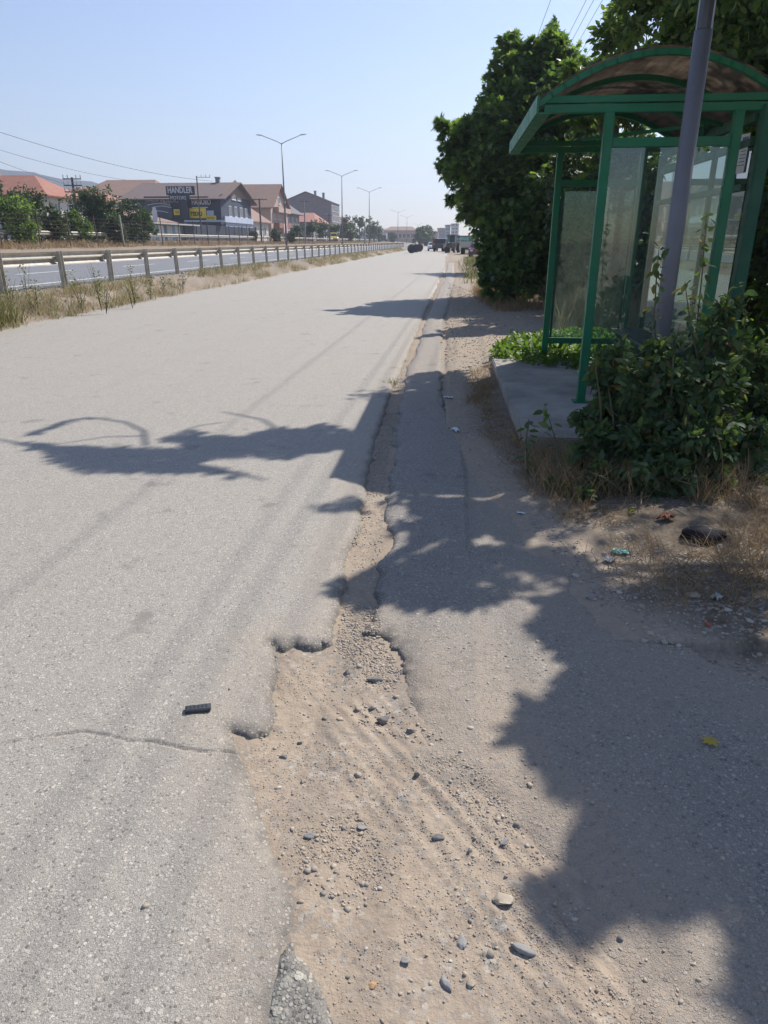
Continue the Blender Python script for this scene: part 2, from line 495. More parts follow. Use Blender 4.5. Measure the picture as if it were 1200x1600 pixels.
# lower ledge of coarse aggregate left where the top course broke off
LEDGE = gpts([(462, 1446), (470, 1470), (490, 1492), (508, 1540), (525, 1592), (540, 1700), (380, 1700), (400, 1600), (430, 1480)])
sd_l = sdf(X, Y, LEDGE) + jit
zl = -0.004 + micro * 2 + worn(sd_l, 0.03)
ZS = np.maximum(np.maximum(zd, np.where(sd_road > -.04, zr, -9)), np.maximum(np.where((sd_strip > -.04) & (sd_dust < .5), zs, -9), np.where(sd_l > -.03, zl, -9)))
def zat(x, y):
    """height of the finished surface under (x, y)"""
    x, y = np.asarray(x, float), np.asarray(y, float)
    D, lat = -x * SY + y * CY, x * CY + y * SY
    i = np.clip(np.searchsorted(FR, D), 1, len(FR) - 1); s = lat / (D + 1.1); j = np.clip(np.searchsorted(FS, s), 1, len(FS) - 1)
    return (ZS[i, j] + ZS[i - 1, j - 1] + ZS[i - 1, j] + ZS[i, j - 1]) / 4
tag(grid_mesh("worn_road_base", zl, (sd_l > -0.03), M_AGG), kind="structure")
# terrain around and behind the fan
mb = MB(); mb.box(-2600, 2600, -900, 4200, -3.0, -0.22)
tag(mb.build("terrain", M_DIRT), kind="structure")
mb = MB(); mb.box(-20.75, -11.05, -25, 900, 0.1, 0.405)
tag(mb.build("highway", M_HWY), kind="structure")
mb = MB(); mb.box(-36.4, -30.6, -25, 900, 1.2, 1.50)
tag(mb.build("far_carriageway", M_HWY), kind="structure")
M_LINE = plain("road_paint", (0.62, 0.62, 0.6), 0.6, var=0.2, scale=6)
mb = MB(); mb.box(-20.62, -20.47, -20, 900, 0.40, 0.410); mb.box(-11.85, -11.73, -20, 900, 0.40, 0.410)
for k in range(60):
    mb.box(-16.1, -15.98, -10 + k * 9, -6.0 + k * 9, 0.40, 0.410)
tag(mb.build("road_markings", M_LINE), kind="structure")

def hills():
    n, m = 60, 14
    V, F = [], []
    prof = [(-0.75, 175), (-0.56, 160), (-0.50, 148), (-0.46, 142), (-0.42, 136), (-0.38, 118), (-0.34, 96), (-0.28, 60), (-0.22, 26), (-0.1, 14), (0.1, 12), (0.4, 20), (0.7, 40)]
    for i in range(n):
        s = -1.1 + 2.2 * i / (n - 1)
        hgt = float(np.interp(s, [p[0] for p in prof], [p[1] for p in prof])) * (1 + 0.05 * math.sin(i * 1.7))
        for j in range(m):
            t = j / (m - 1)
            D = 640 + 420 * t
            lat = s * (1060 * 0.97)
            z = hgt * math.sin(min(1, t) * math.pi / 2) ** 1.3 * (1 + 0.06 * math.sin(i * 2.3 + j)) * 0.64 - 4
            V.append((lat * CY - D * SY, lat * SY + D * CY, z))
    for i in range(n - 1):
        for j in range(m - 1):
            a = i * m + j
            F.append((a, a + 1, a + m + 1, a + m))
    return V, F
V, F = hills()
M_HILL = plain("wooded_hillside", (0.03, 0.045, 0.055), 0.95, var=0.35, scale=0.01)
tag(np_mesh("hills", V, F, M_HILL, smooth=True), kind="structure")
# air
mb = MB(); mb.box(-2500, 2500, -60, 2500, -4.5, 215)
hz = newmat("haze_air")
hz[1].nodes.remove(hz[2])
pv = N(hz[1], "VolumePrincipled")
pv.inputs["Color"].default_value = (0.80, 0.86, 1.0, 1)
pv.inputs["Density"].default_value = 0.0005
pv.inputs["Anisotropy"].default_value = 0.35
hz[1].links.new(pv.outputs[0], hz[3].inputs["Volume"])
HAZE = mb.build("haze", hz[0]); tag(HAZE, kind="stuff")
# ------------------------------------------------------------------ bus shelter
def metal_paint(name, col, rough=0.45, wear=(0.25, 0.2, 0.16), amt=0.25):
    m, nt, b, out = newmat(name)
    vec = coords(nt)
    f = noise(nt, vec, 6, 6, 0.65)
    base = ramp(nt, noise(nt, vec, 2.0, 5), [(0.3, tuple(c * 0.82 for c in col)), (0.7, tuple(min(1, c * 1.15) for c in col))])
    base = mixc(nt, ramp(nt, f, [(0.62, 0.0), (0.74, amt)]), base, wear)
    nt.links.new(base, b.inputs["Base Color"])
    b.inputs["Roughness"].default_value = rough
    nt.links.new(ramp(nt, f, [(0.3, rough * 0.8), (0.8, min(1, rough * 1.5))]), b.inputs["Roughness"])
    bump(nt, b, noise(nt, vec, 40, 3), 0.12, 0.004)
    return m

M_GREEN = metal_paint("green_shelter_paint", (0.006, 0.15, 0.066), 0.5, (0.05, 0.09, 0.06), 0.3)
M_DKGREEN = metal_paint("dark_green_paint", (0.007, 0.085, 0.045), 0.55, (0.07, 0.08, 0.06), 0.3)

def glass(name, dust=0.16, tint=(0.80, 0.90, 0.86), dcol=(0.50, 0.52, 0.46), refl=1.0):
    m, nt, b, out = newmat(name)
    nt.nodes.remove(b)
    vec = coords(nt)
    tr = N(nt, "BsdfTransparent"); tr.inputs[0].default_value = (*tint, 1)
    gl = N(nt, "BsdfGlossy"); gl.inputs["Roughness"].default_value = 0.02
    gl.inputs["Color"].default_value = (0.95, 0.97, 1, 1)
    fr = N(nt, "Fresnel"); fr.inputs["IOR"].default_value = 1.5
    f = math2(nt, 'MULTIPLY', fr.outputs[0], 1.6 * refl)
    mx = N(nt, "MixShader"); nt.links.new(f, mx.inputs[0]); nt.links.new(tr.outputs[0], mx.inputs[1]); nt.links.new(gl.outputs[0], mx.inputs[2])
    df = N(nt, "BsdfDiffuse"); df.inputs[0].default_value = (*dcol, 1)
    tl = N(nt, "BsdfTranslucent"); tl.inputs[0].default_value = (*dcol, 1)
    dd = N(nt, "AddShader"); 
    mh = N(nt, "MixShader"); mh.inputs[0].default_value = 0.5
    nt.links.new(df.outputs[0], mh.inputs[1]); nt.links.new(tl.outputs[0], mh.inputs[2])
    n1 = noise(nt, vec, 1.6, 6, 0.7); n2 = noise(nt, coords(nt, (9, 9, 0.7)), 1.5, 5, 0.7)
    spk = noise(nt, vec, 45, 2)
    a = math2(nt, 'MULTIPLY', ramp(nt, n1, [(0.3, 0.35), (0.7, 1.3)]), dust)
    a = math2(nt, 'ADD', a, math2(nt, 'MULTIPLY', ramp(nt, n2, [(0.5, 0.0), (0.75, 1.0)]), dust * 0.9))
    a = math2(nt, 'ADD', a, math2(nt, 'MULTIPLY', ramp(nt, spk, [(0.70, 0.0), (0.76, 0.5)]), max(0.0, dust - .07) * 2))
    m2 = N(nt, "MixShader"); nt.links.new(a, m2.inputs[0]); nt.links.new(mx.outputs[0], m2.inputs[1]); nt.links.new(mh.outputs[0], m2.inputs[2])
    nt.links.new(m2.outputs[0], out.inputs[0])
    return m
M_GLASS = glass("dusty_glass", 0.048)
M_GLASS2 = glass("back_glass", 0.06, (0.55, 0.68, 0.62), refl=1.6)

def roof_mat():
    m, nt, b, out = newmat("brown_polycarbonate")
    nt.nodes.remove(b)
    vec = coords(nt)
    n = noise(nt, vec, 2.2, 6, 0.7); st = noise(nt, coords(nt, (5, 0.5, 5)), 3, 5, 0.7)
    c = mixc(nt, ramp(nt, n, [(0.35, 0.0), (0.7, 1.0)]), (0.17, 0.145, 0.12), (0.36, 0.315, 0.265))
    c = mixc(nt, ramp(nt, st, [(0.45, 0.0), (0.75, 0.6)]), c, (0.06, 0.05, 0.04))
    df = N(nt, "BsdfDiffuse"); nt.links.new(c, df.inputs[0])
    tl = N(nt, "BsdfTranslucent"); nt.links.new(c, tl.inputs[0])
    gl = N(nt, "BsdfGlossy"); gl.inputs["Roughness"].default_value = 0.25; gl.inputs[0].default_value = (0.6, 0.6, 0.6, 1)
    m1 = N(nt, "MixShader"); m1.inputs[0].default_value = 0.75
    nt.links.new(df.outputs[0], m1.inputs[1]); nt.links.new(tl.outputs[0], m1.inputs[2])
    m2 = N(nt, "MixShader"); m2.inputs[0].default_value = 0.05
    nt.links.new(m1.outputs[0], m2.inputs[1]); nt.links.new(gl.outputs[0], m2.inputs[2])
    nt.links.new(m2.outputs[0], out.inputs[0])
    return m
M_ROOF = roof_mat()
M_CONC = plain("weathered_concrete", (0.31, 0.28, 0.24), 0.9, var=0.38, scale=1.8, bmp=0.5)
M_PAPER = plain("notice_paper", (0.72, 0.74, 0.75), 0.8, var=0.05)
M_INK = plain("blue_ink", (0.10, 0.22, 0.45), 0.8)

slab = MB(); slab.prism([(0.62, 5.35), (2.72, 5.3), (2.75, 9.3), (0.58, 9.28)], 'z', -0.12, 0.13)
tag(slab.build("concrete_platform", M_CONC, bevel=0.012), "low grey concrete slab under the green bus shelter", "platform")
SZ = 0.125
sh = thing("bus_shelter", "green steel bus shelter with arched brown roof and glass sides", "bus shelter", (1.7, 8.1, 0))
O = Vector((1.7, 8.1, 0))
class SMB(MB):
    def build(s, name, mat, parent=None, **k):
        s.v = [(x - O.x, y - O.y, z - O.z) for x, y, z in s.v]
        return MB.build(s, name, mat, parent, **k)
Y0, Y1 = 6.7, 9.5
XF, XM, XB, XE = 1.27, 2.30, 2.47, 0.68
def post(x, y, w=0.075, z1=2.54, mat=None):
    m = SMB(); m.box(x - w / 2, x + w / 2, y - w / 2, y + w / 2, 0.10, z1)
    m.box(x - w, x + w, y - w, y + w, 0.131, 0.142)
    return m.build("post", mat or M_GREEN, sh, bevel=0.004)
for x, y in ((XF, Y0), (XM, Y0), (XF, Y1), (XM - 0.05, Y1)):
    post(x, y)
post(XB + 0.05, Y0 - 0.02, 0.10, 2.58, M_DKGREEN)
post(XB, Y1, 0.07, 2.5, M_DKGREEN); post(XB, 8.57, 0.05, 2.5, M_DKGREEN); post(XB, 7.63, 0.05, 2.5, M_DKGREEN)
def arch(x):
    t = (x - XE) / 1.98
    return 2.60 + 0.36 * 4 * t * (1 - t) * (1.0 if t > 0 else 1)
XR = XE + 1.98
for y in (Y0, Y1):
    m = SMB(); m.box(XE + 0.05, XR, y - 0.035, y + 0.035, 2.54, 2.60); m.build("chord_beam", M_GREEN, sh, bevel=0.004)
    m = SMB(); m.box(XE + 0.05, XR, y - 0.028, y + 0.028, 2.612, 2.665); m.build("chord_beam", M_GREEN, sh, bevel=0.004)
ys = [Y0 - 0.02, 7.62, 8.57, Y1 + 0.02]
for y in ys:
    m = SMB(); pts = [Vector((XE + 1.98 * k / 20, y, arch(XE + 1.98 * k / 20))) for k in range(21)]
    for p, q in zip(pts[:-1], pts[1:]): m.bar(p, q + (q - p) * 0.06, 0.045, 0.05, (0, 1, 0))
    m.build("roof_rib", M_GREEN, sh)
m = SMB()
n = 28
for k in range(n):
    xa, xb = XE + 1.98 * k / n, XE + 1.98 * (k + 1) / n
    za, zb = arch(xa) + 0.034, arch(xb) + 0.034
    m.add([(xa, Y0 - 0.05, za), (xb, Y0 - 0.05, zb), (xb, Y1 + 0.05, zb), (xa, Y1 + 0.05, za),
           (xa, Y0 - 0.05, za + .006), (xb, Y0 - 0.05, zb + .006), (xb, Y1 + 0.05, zb + .006), (xa, Y1 + 0.05, za + .006)],
          [(0, 1, 2, 3), (7, 6, 5, 4), (0, 4, 5, 1), (3, 2, 6, 7)] + ([(0, 3, 7, 4)] if k == 0 else []) + ([(1, 5, 6, 2)] if k == n - 1 else []))
m.build("roof_sheet", M_ROOF, sh)
m = SMB(); m.bar((XE - .005, Y0 - 0.06, 2.60), (XE - .005, Y1 + 0.06, 2.60), 0.02, 0.13); m.box(XE + .008, XE + 0.10, Y0 - 0.06, Y1 + 0.06, 2.53, 2.542)
m.build("eave_fascia", M_GREEN, sh)
m = SMB(); m.bar((XR, Y0 - 0.06, 2.60), (XR, Y1 + 0.06, 2.60), 0.02, 0.11); m.build("back_fascia", M_DKGREEN, sh)
# longitudinal beams with lattice
for x, z in ((XB, 2.50), (XB, 2.32)):
    m = SMB(); m.bar((x, Y0 + 0.04, z), (x, Y1 - 0.04, z), 0.05, 0.06); m.build("top_rail", M_GREEN if x == XF else M_DKGREEN, sh)
for a_, b_ in (((XM, 7.62, 2.56), (XB, 8.1, 2.52)), ((1.6, Y0 + .05, 2.6), (XB, 7.6, 2.56)), ((XF + .1, 8.57, 2.57), (XB - .1, 7.62, 2.57))):
    m = SMB(); m.bar(a_, b_, 0.03); m.build("brace", M_GREEN, sh)
def side(y, xa, xb, zt, gt, gb, gm):
    for z in (zt, gb - 0.04):
        m = SMB(); m.box(xa + .038, xb - .038, y - .028, y + .028, z - 0.035, z + 0.035); m.build("side_rail", M_GREEN, sh, bevel=0.003)
    m = SMB(); m.box(xa + .04, xb - .04, y - .004, y + .004, gb, gt); m.build("glass_pane", gm, sh)
side(Y0, XF, XM, 2.32, 2.28, 0.36, M_GLASS)
side(Y1, XF, XM - 0.05, 2.21, 2.17, 0.38, M_GLASS)
m = SMB()
for (xa, xb) in ((XF + .05, XF + .075), (XM - .12, XM - .095)):
    m.box(xa, xb, Y1 - .012, Y1 + .012, .38, 2.17)
m.build("pane_seal", M_DKGREEN, sh)
for ya, yb in ((Y0 + .05, 7.60), (7.66, 8.54), (8.60, Y1 - .04)):
    m = SMB(); m.box(XB - .003, XB + .003, ya, yb, 0.40, 2.28); m.build("glass_pane", M_GLASS2, sh)
m = SMB(); m.bar((XB, Y0 + .04, 0.36), (XB, Y1 - .04, 0.36), .05, .06); m.build("base_rail", M_DKGREEN, sh)
m = SMB(); m.bar((XB - .03, Y0 + .06, 1.98), (XB - .03, Y1 - .06, 1.98), .02, .05); m.build("mid_rail", M_DKGREEN, sh)
def notice(label, y, z, w, h, tilt):
    t = thing("notice", label, "notice", (XB - 0.012, y, z)); t.rotation_euler = (math.radians(tilt), 0, 0)
    m = MB(); m.box(-.001, .0, -w / 2, w / 2, -h, 0); m.build("sheet", M_PAPER, t)
    m = MB()
    r = random.Random(y)
    m.box(-.003, -.0012, -w * .4, w * .2, -h * .16, -h * .08)
    for k in range(7): m.box(-.003, -.0012, -w * .4, w * (.1 + .3 * r.random()), -h * (.27 + k * .09), -h * (.25 + k * .09))
    m.build("printed_lines", M_INK, t)
notice("white printed notice taped high on the shelter glass beside the corner post", 6.92, 2.40, 0.21, 0.30, 2)
notice("narrow crooked paper strip stuck left of the white notice", 7.15, 2.40, 0.14, 0.46, -9)
M_SLAT = plain("weathered_slat", (.12, .12, .11), .85, var=.3)
bn = thing("bench", "low slatted grey bench along the back glass of the shelter", "bench", (2.2, 8.1, SZ))
for k in range(4):
    m = MB(); m.box(-.20 + k * .10, -.12 + k * .10, -1.0, 1.0, .40, .425); m.build("slat", M_SLAT, bn, bevel=0.003)
for y in (-.8, .8):
    m = MB(); m.box(-.18, .16, y - .02, y + .02, .36, .398); m.box(-.16, -.12, y - .02, y + .02, 0.0, .36); m.box(.10, .14, y - .02, y + .02, 0.0, .36); m.build("leg", M_DKGREEN, bn)

# grey pole in front
M_POLE = metal_paint("grey_pole_paint", (0.15, 0.152, 0.172), 0.5, (0.24, 0.21, 0.18), 0.5)
M_SLEEVE = metal_paint("dark_sleeve_metal", (0.075, 0.08, 0.10), 0.35, (0.2, 0.2, 0.2), 0.2)
pb = P(1012, 671, 6.0)
pt = thing("grey_pole", "tall plain grey metal pole rising from the bush before the shelter", "pole", (pb.x, pb.y, 0))
m = MB(); m.tube([(0, 0, -.2), (0.0, 0, 2.98)], [0.068, 0.063], 24); m.build("shaft", M_POLE, pt, smooth=True)
m = MB(); m.tube([(0, 0, 2.985), (0, 0, 4.14)], [0.058, 0.055], 10); m.build("sleeve", M_SLEEVE, pt)

# ------------------------------------------------------------------ guard rails and fence
def galv():
    m, nt, b, out = newmat("weathered_galvanised_steel")
    vec = coords(nt)
    n = noise(nt, vec, 5, 6, 0.65); n2 = noise(nt, coords(nt, (14, 14, 1.2)), 1, 5, 0.6)
    c = ramp(nt, n, [(0.3, (0.33, 0.30, 0.255)), (0.7, (0.48, 0.445, 0.385))])
    c = mixc(nt, ramp(nt, n2, [(0.55, 0.0), (0.75, 0.5)]), c, (0.15, 0.10, 0.07))
    nt.links.new(c, b.inputs["Base Color"]); b.inputs["Metallic"].default_value = 0.15; b.inputs["Roughness"].default_value = 0.55
    bump(nt, b, noise(nt, vec, 20, 3), 0.1, 0.004)
    return m
M_GALV = galv()
M_RUST = plain("rusty_iron", (0.075, 0.055, 0.045), 0.85, var=0.3, scale=8)
M_CPOST = plain("post_concrete", (0.26, 0.245, 0.22), 0.9, var=0.2)

def wbeam(m, x, y0, y1, zc, side, step=4.0):
    """W-profile sheet; the troughs face +side"""
    pr = [(0, .155), (-.02, .135), (-.08, .085), (-.08, .055), (0, .012), (0, -.012), (-.08, -.055), (-.08, -.085), (-.02, -.135), (0, -.155)]
    pr = [(x - side * (p[0] + .04), zc + p[1]) for p in pr]
    back = [(p[0] + 0.004, p[1]) for p in pr][::-1]
    y = y0
    while y < y1 - .01:
        m.prism(pr + back, 'y', y, min(y + step, y1)); y += step
def guardrail(label, x, y0, y1, sp, zb, h, side, bx):
    t = thing("guardrail", label, "guardrail", (x, y0, zb))
    m = MB(); wbeam(m, 0, -3.0, y1 - y0 + 1, h - .17, side); m.v = [(a + bx, b, c) for a, b, c in m.v]
    m.build("rail_beam", M_GALV, t)
    k = 0; y = y0
    while y < y1:
        m = MB(); w = .075
        lx = random.uniform(-.012, .012)
        pr = [(-.05, -w), (.05, -w), (.05, -w + .012), (-.038, -w + .012), (-.038, w - .012), (.05, w - .012), (.05, w), (-.05, w)]
        z0, z1 = -.3, h
        n = len(pr)
        vs = [(p[0] - lx, p[1], z0) for p in pr] + [(p[0] + lx * 3, p[1], z1) for p in pr]
        m.add(vs, [tuple(range(n))[::-1], tuple(range(n, 2 * n))] + [(i, (i + 1) % n, (i + 1) % n + n, i + n) for i in range(n)])
        m.box(min(bx, 0) + .045 if bx < 0 else .05, max(bx, 0) - .045 if bx > 0 else -.05, -.05, .05, h - .27, h - .07)
        m.box(bx / 2 - .02, bx / 2 + .02, .051, .075, h - .20, h - .13)
        o = m.build("post", M_GALV, t); o.location = (0, y - y0, 0)
        y += sp; k += 1
    return t
guardrail("long steel crash barrier along the near edge of the highway", -10.35, 10.6, 166, 2.78, 0.36, 0.95, -1, -0.17)
guardrail("distant steel crash barrier on the dry grass bank behind the wire fence", -29.3, 34.0, 300, 4.0, 1.48, 0.80, 1, 0.17)

fn = thing("wire_fence", "tall rusty wire fence on thin uneven posts beyond the highway", "fence", (-26, 36, 1.1))
rr = random.Random(5); wires = []; k = 0; y = 37.0
tops = []
while y < 330 and k < 88:
    conc = (k % 9 == 5)
    lx, ly = rr.uniform(-.05, .05), rr.uniform(-.10, .10)
    if k in (1, 4): ly = -.22
    if conc: ly = -.30
    m = MB(); h = 2.25 + rr.uniform(-.15, .2)
    m.bar((0, 0, -.3), (lx, ly, h), .12 if conc else .06)
    o = m.build("fence_post", M_CPOST if conc else M_RUST, fn); o.location = (0, y - 36, 0)
    tops.append((lx, y - 36, ly, h)); y += 4.05 + rr.uniform(-.3, .3) + max(0, (y - 120) * 0.01); k += 1
m = MB()
for hz_ in (0.25, 0.5, .75, 1.0, 1.25, 1.5, 1.75, 2.0):
    for a_, b_ in zip(tops[:-1], tops[1:]):
        m.bar((a_[0] * hz_ / a_[3], a_[1] + a_[2] * hz_ / a_[3], hz_ + rr.uniform(-.02, .02)), (b_[0] * hz_ / b_[3], b_[1] + b_[2] * hz_ / b_[3], hz_), .012)
for a_, b_ in zip(tops[:30], tops[1:31]):
    for j in range(1, 13):
        t_ = j / 13; yy = a_[1] + (b_[1] - a_[1]) * t_
        m.bar((0, yy, .1), (0, yy, 2.0), .006)
m.build("wire_mesh", M_RUST, fn)

# ------------------------------------------------------------------ street lamps
M_LAMP = plain("lamp_steel", (0.16, 0.17, 0.175), 0.5, 0.5, var=0.2)
M_LAMPH = plain("lamp_housing", (0.42, 0.42, 0.42), 0.5)
def lamp_at(u, vtop, D, lean, label, arm=2.35, proto=None):
    top = P(u, vtop, D)
    h = top.z - 0.8
    t = thing("street_lamp", label, "street lamp", (top.x, top.y, 0.8), 0, "double armed lamps along the highway median")
    lx = lean * h
    m = MB(); m.tube([(-lx, 0, -.5), (-lx * .5, 0, h * .45), (0, 0, h)], [.13, .10, .06], 10)
    m.tube([(-lx * .55, 0, h * .42), (-lx * .5, 0, h * .45)], [.12, .12], 10); m.build("pole", M_LAMP, t, smooth=True)
    for s in (-1, 1):
        m = MB(); m.tube([(0, 0, h - .05), (s * arm * .25, 0, h + .22), (s * arm, 0, h + .85)], [.045, .04, .035], 8); o = m.build("arm", M_LAMP, t, smooth=True)
        m = MB(); m.tube([(s * (arm - .1), 0, h + .83), (s * (arm + .2), 0, h + .92), (s * (arm + .75), 0, h + 1.02)], [.05, .14, .07], 8)
        m.v = [(a, b, (c - h - .9) * .55 + h + .9) for a, b, c in m.v]; m.build("lamp_head", M_LAMPH, t, smooth=True)
    return t
LB = [(440, 224, 95, -.002, "nearest double-armed street lamp, left of the other lamps"), (534, 275, 143, .012, "second double-armed street lamp, left of the yellow van's pole line"),
      (577, 300, 187, .008, "third double-armed street lamp counted from the nearest"), (622, 332, 300, .004, "fourth double-armed street lamp, above the orange far building"),
      (636, 340, 350, .006, "fifth double-armed street lamp, just left of the far tree clump"), (653, 351.5, 470, 0, "sixth double-armed street lamp, in front of the far tree clump"),
      (661, 354, 520, 0, "farthest double-armed street lamp, above the far tree clump")]
LB[1] = (534, 275, 143, .012, "second double-armed street lamp, beside the yellow van")
for a_ in LB: lamp_at(*a_)

# ------------------------------------------------------------------ utility poles and wires
M_WOOD = plain("old_pole_wood", (0.10, 0.085, 0.075), 0.9, var=0.3)
M_PCON = plain("pole_concrete", (0.28, 0.27, 0.26), 0.9, var=0.15)
def upole(u, vt, D, label, arms=1, w=.16, aw=1.0, mat=None, ins=True, zb=1.2, name="utility_pole"):
    top = P(u, vt, D); h = top.z - zb
    t = thing(name, label, "utility pole", (top.x, top.y, zb), math.radians(8))
    m = MB(); m.tube([(0, 0, -.4), (0, 0, h)], [w * .75, w * .5], 8); m.build("shaft", mat or M_WOOD, t)
    for k in range(arms):
        z = h - .15 - k * .6
        m = MB(); m.bar((-aw, 0, z), (aw, 0, z), .10); m.build("crossarm", M_WOOD, t)
        if ins:
            for s in (-1, -.5, .5, 1):
                m = MB(); m.tube([(s * aw * .95, 0, z + .05), (s * aw * .95, 0, z + .38)], .05, 6); m.build("insulator", M_LAMPH, t)
    return t
upole(112, 277, 78, "dark lattice-like pole with stacked crossarms above the left trees", 3, .22, .9)
t = upole(307, 275, 100, "slender pole with one offset crossarm before the dark shop", 0, .15, 1)
m = MB(); m.bar((0, 0, 8.6), (1.75, 0, 8.6), .07); m.build("crossarm", M_LAMPH, t)
for c_ in list(t.children):
    if c_.name.startswith("crossarm"): c_.location.z = (P(307, 277, 100).z - 1.2) - 8.6
for s in (.6, 1.15, 1.7):
    m = MB(); z_ = P(307, 277, 100).z - 1.2; m.tube([(s, 0, z_), (s, 0, z_ + .32)], .04, 6); m.build("insulator", M_LAMPH, t)
upole(405, 310, 112, "leaning-armed wooden pole in front of the balcony house", 1, .2, 1.1, None, True)
upole(475, 313, 135, "pale concrete pole in front of the grey gabled block", 1, .2, .8, M_PCON, False)
upole(514, 335, 170, "wooden pole between the red roof and the second lamp", 1, .2, .8)
upole(570, 346, 200, "short pale pole beside the third lamp", 0, .35, .8, M_PCON, False)
upole(597, 357, 330, "distant wooden pole with a crossarm near the white lorry", 1, .3, 1.6)
upole(583, 355, 300, "distant pole behind the dense green trees", 1, .3, 1.3)
upole(551, 338, 260, "thin mast rising over the pink roof", 0, .2, 1)

M_WIRE = plain("wire_black", (0.05, 0.05, 0.055), 0.6)
def wire(a_, b_, sag, r, label, grp):
    pts = []
    for k in range(25):
        t_ = k / 24; p = a_.lerp(b_, t_); p.z -= sag * 4 * t_ * (1 - t_); pts.append(p - a_)
    m = MB(); m.tube(pts, r, 5)
    o = m.build("power_line", M_WIRE); o.location = a_
    tag(o, label, "power line", grp)
wl = [(P(-120, 165, 60), P(332, 283, 100), 0.9, .024, "highest overhead wire at left, sloping down to the slender pole"),
      (P(-60, 215, 62), P(250, 287, 96), 0.6, .018, "middle overhead wire at left, above the hills"),
      (P(-60, 228, 64), P(112, 290, 78), 0.2, .018, "lowest overhead wire at left, ending at the dark stacked pole")]
for a_, b_, s_, r_, l_ in wl: wire(a_, b_, s_, r_, l_, None)
zz = 9.0
for k, (ux, D) in enumerate(((845, 26), (893, 26), (903, 26), (915, 27), (929, 27), (941, 27), (964, 26))):
    p = P(ux, 0, D); x = p.x; z = p.z
    q = Vector((x + .35, 66, z - 1.0)); s0 = Vector((x - .5, -20, z + .3))
    wire(s0, q, .6, .0065, ["leftmost", "second", "third", "fourth", "fifth", "sixth", "rightmost"][k] + " of the thin wires crossing the sky above the fig tree", "overhead wires above the fig tree")
for yy, lb in ((67, "wooden pole among the roadside trees carrying the far end of the wires"), (-21, "wooden pole on the right verge carrying the near end of the wires")):
    t = thing("power_pole", lb, "utility pole", (4.6, yy, 0))
    m = MB(); m.tube([(0, 0, -.4), (0, 0, 9.4)], [.16, .11], 8); m.build("shaft", M_WOOD, t)
    m = MB(); m.bar((-2.0, 0, 8.2), (2.0, 0, 8.2), .11); m.build("crossarm", M_WOOD, t)
# ------------------------------------------------------------------ buildings
def tiles(name, a, b_, sc=2.2, lines=True):
    m, nt, b, out = newmat(name)
    vec = coords(nt)
    n = noise(nt, vec, 1.2, 6, 0.65); n2 = noise(nt, vec, 7, 4, .6)
    c = mixc(nt, ramp(nt, n, [(0.3, 0.0), (0.7, 1.0)]), a, b_)
    c = mixc(nt, ramp(nt, n2, [(0.3, .35), (.6, 0)]), c, tuple(x * .6 for x in a))
    w = nt.nodes.new("ShaderNodeTexWave"); w.wave_type = 'BANDS'; w.bands_direction = 'Z'
    w.inputs["Scale"].default_value = sc; w.inputs["Distortion"].default_value = .6; nt.links.new(vec, w.inputs[0])
    if lines: c = mixc(nt, ramp(nt, w.outputs["Fac"], [(0.05, .45), (.3, 0)]), c, tuple(x * .55 for x in a))
    nt.links.new(c, b.inputs["Base Color"]); b.inputs["Roughness"].default_value = .85
    bump(nt, b, w.outputs["Fac"], .5, .05)
    return m
M_TRED = tiles("red_roof_tile", (0.30, 0.115, 0.075), (0.36, 0.17, 0.12))
M_TBRN = tiles("brown_roof_tile", (0.13, 0.095, 0.085), (0.18, 0.13, 0.11))
M_TORG = tiles("orange_brown_roof_tile", (0.23, 0.135, 0.10), (0.28, 0.175, 0.135))
M_TGRY = tiles("grey_roof_tile", (0.11, 0.105, 0.115), (0.16, 0.145, 0.15))
def wallm(name, c): return plain(name, c, .9, var=.14, scale=.9, bmp=.15)
W_WHITE, W_GREY, W_DARK = wallm("white_render", (.55, .52, .48)), wallm("grey_render", (.24, .24, .26)), wallm("dark_blue_cladding", (.045, .055, .085))
W_PEACH, W_MAUVE, W_BLUE, W_TAN = wallm("peach_render", (.42, .30, .25)), wallm("mauve_grey_render", (.20, .17, .18)), wallm("pale_blue_render", (.40, .45, .55)), wallm("tan_render", (.33, .26, .22))
M_PANE, _nt, _b, _o = newmat("window_glass"); _b.inputs["Base Color"].default_value = (.03, .04, .055, 1); _b.inputs["Roughness"].default_value = .12
M_FRAME = plain("window_frame_white", (.62, .62, .60), .6)
M_TRIM = plain("dark_wood_trim", (.10, .07, .055), .8)

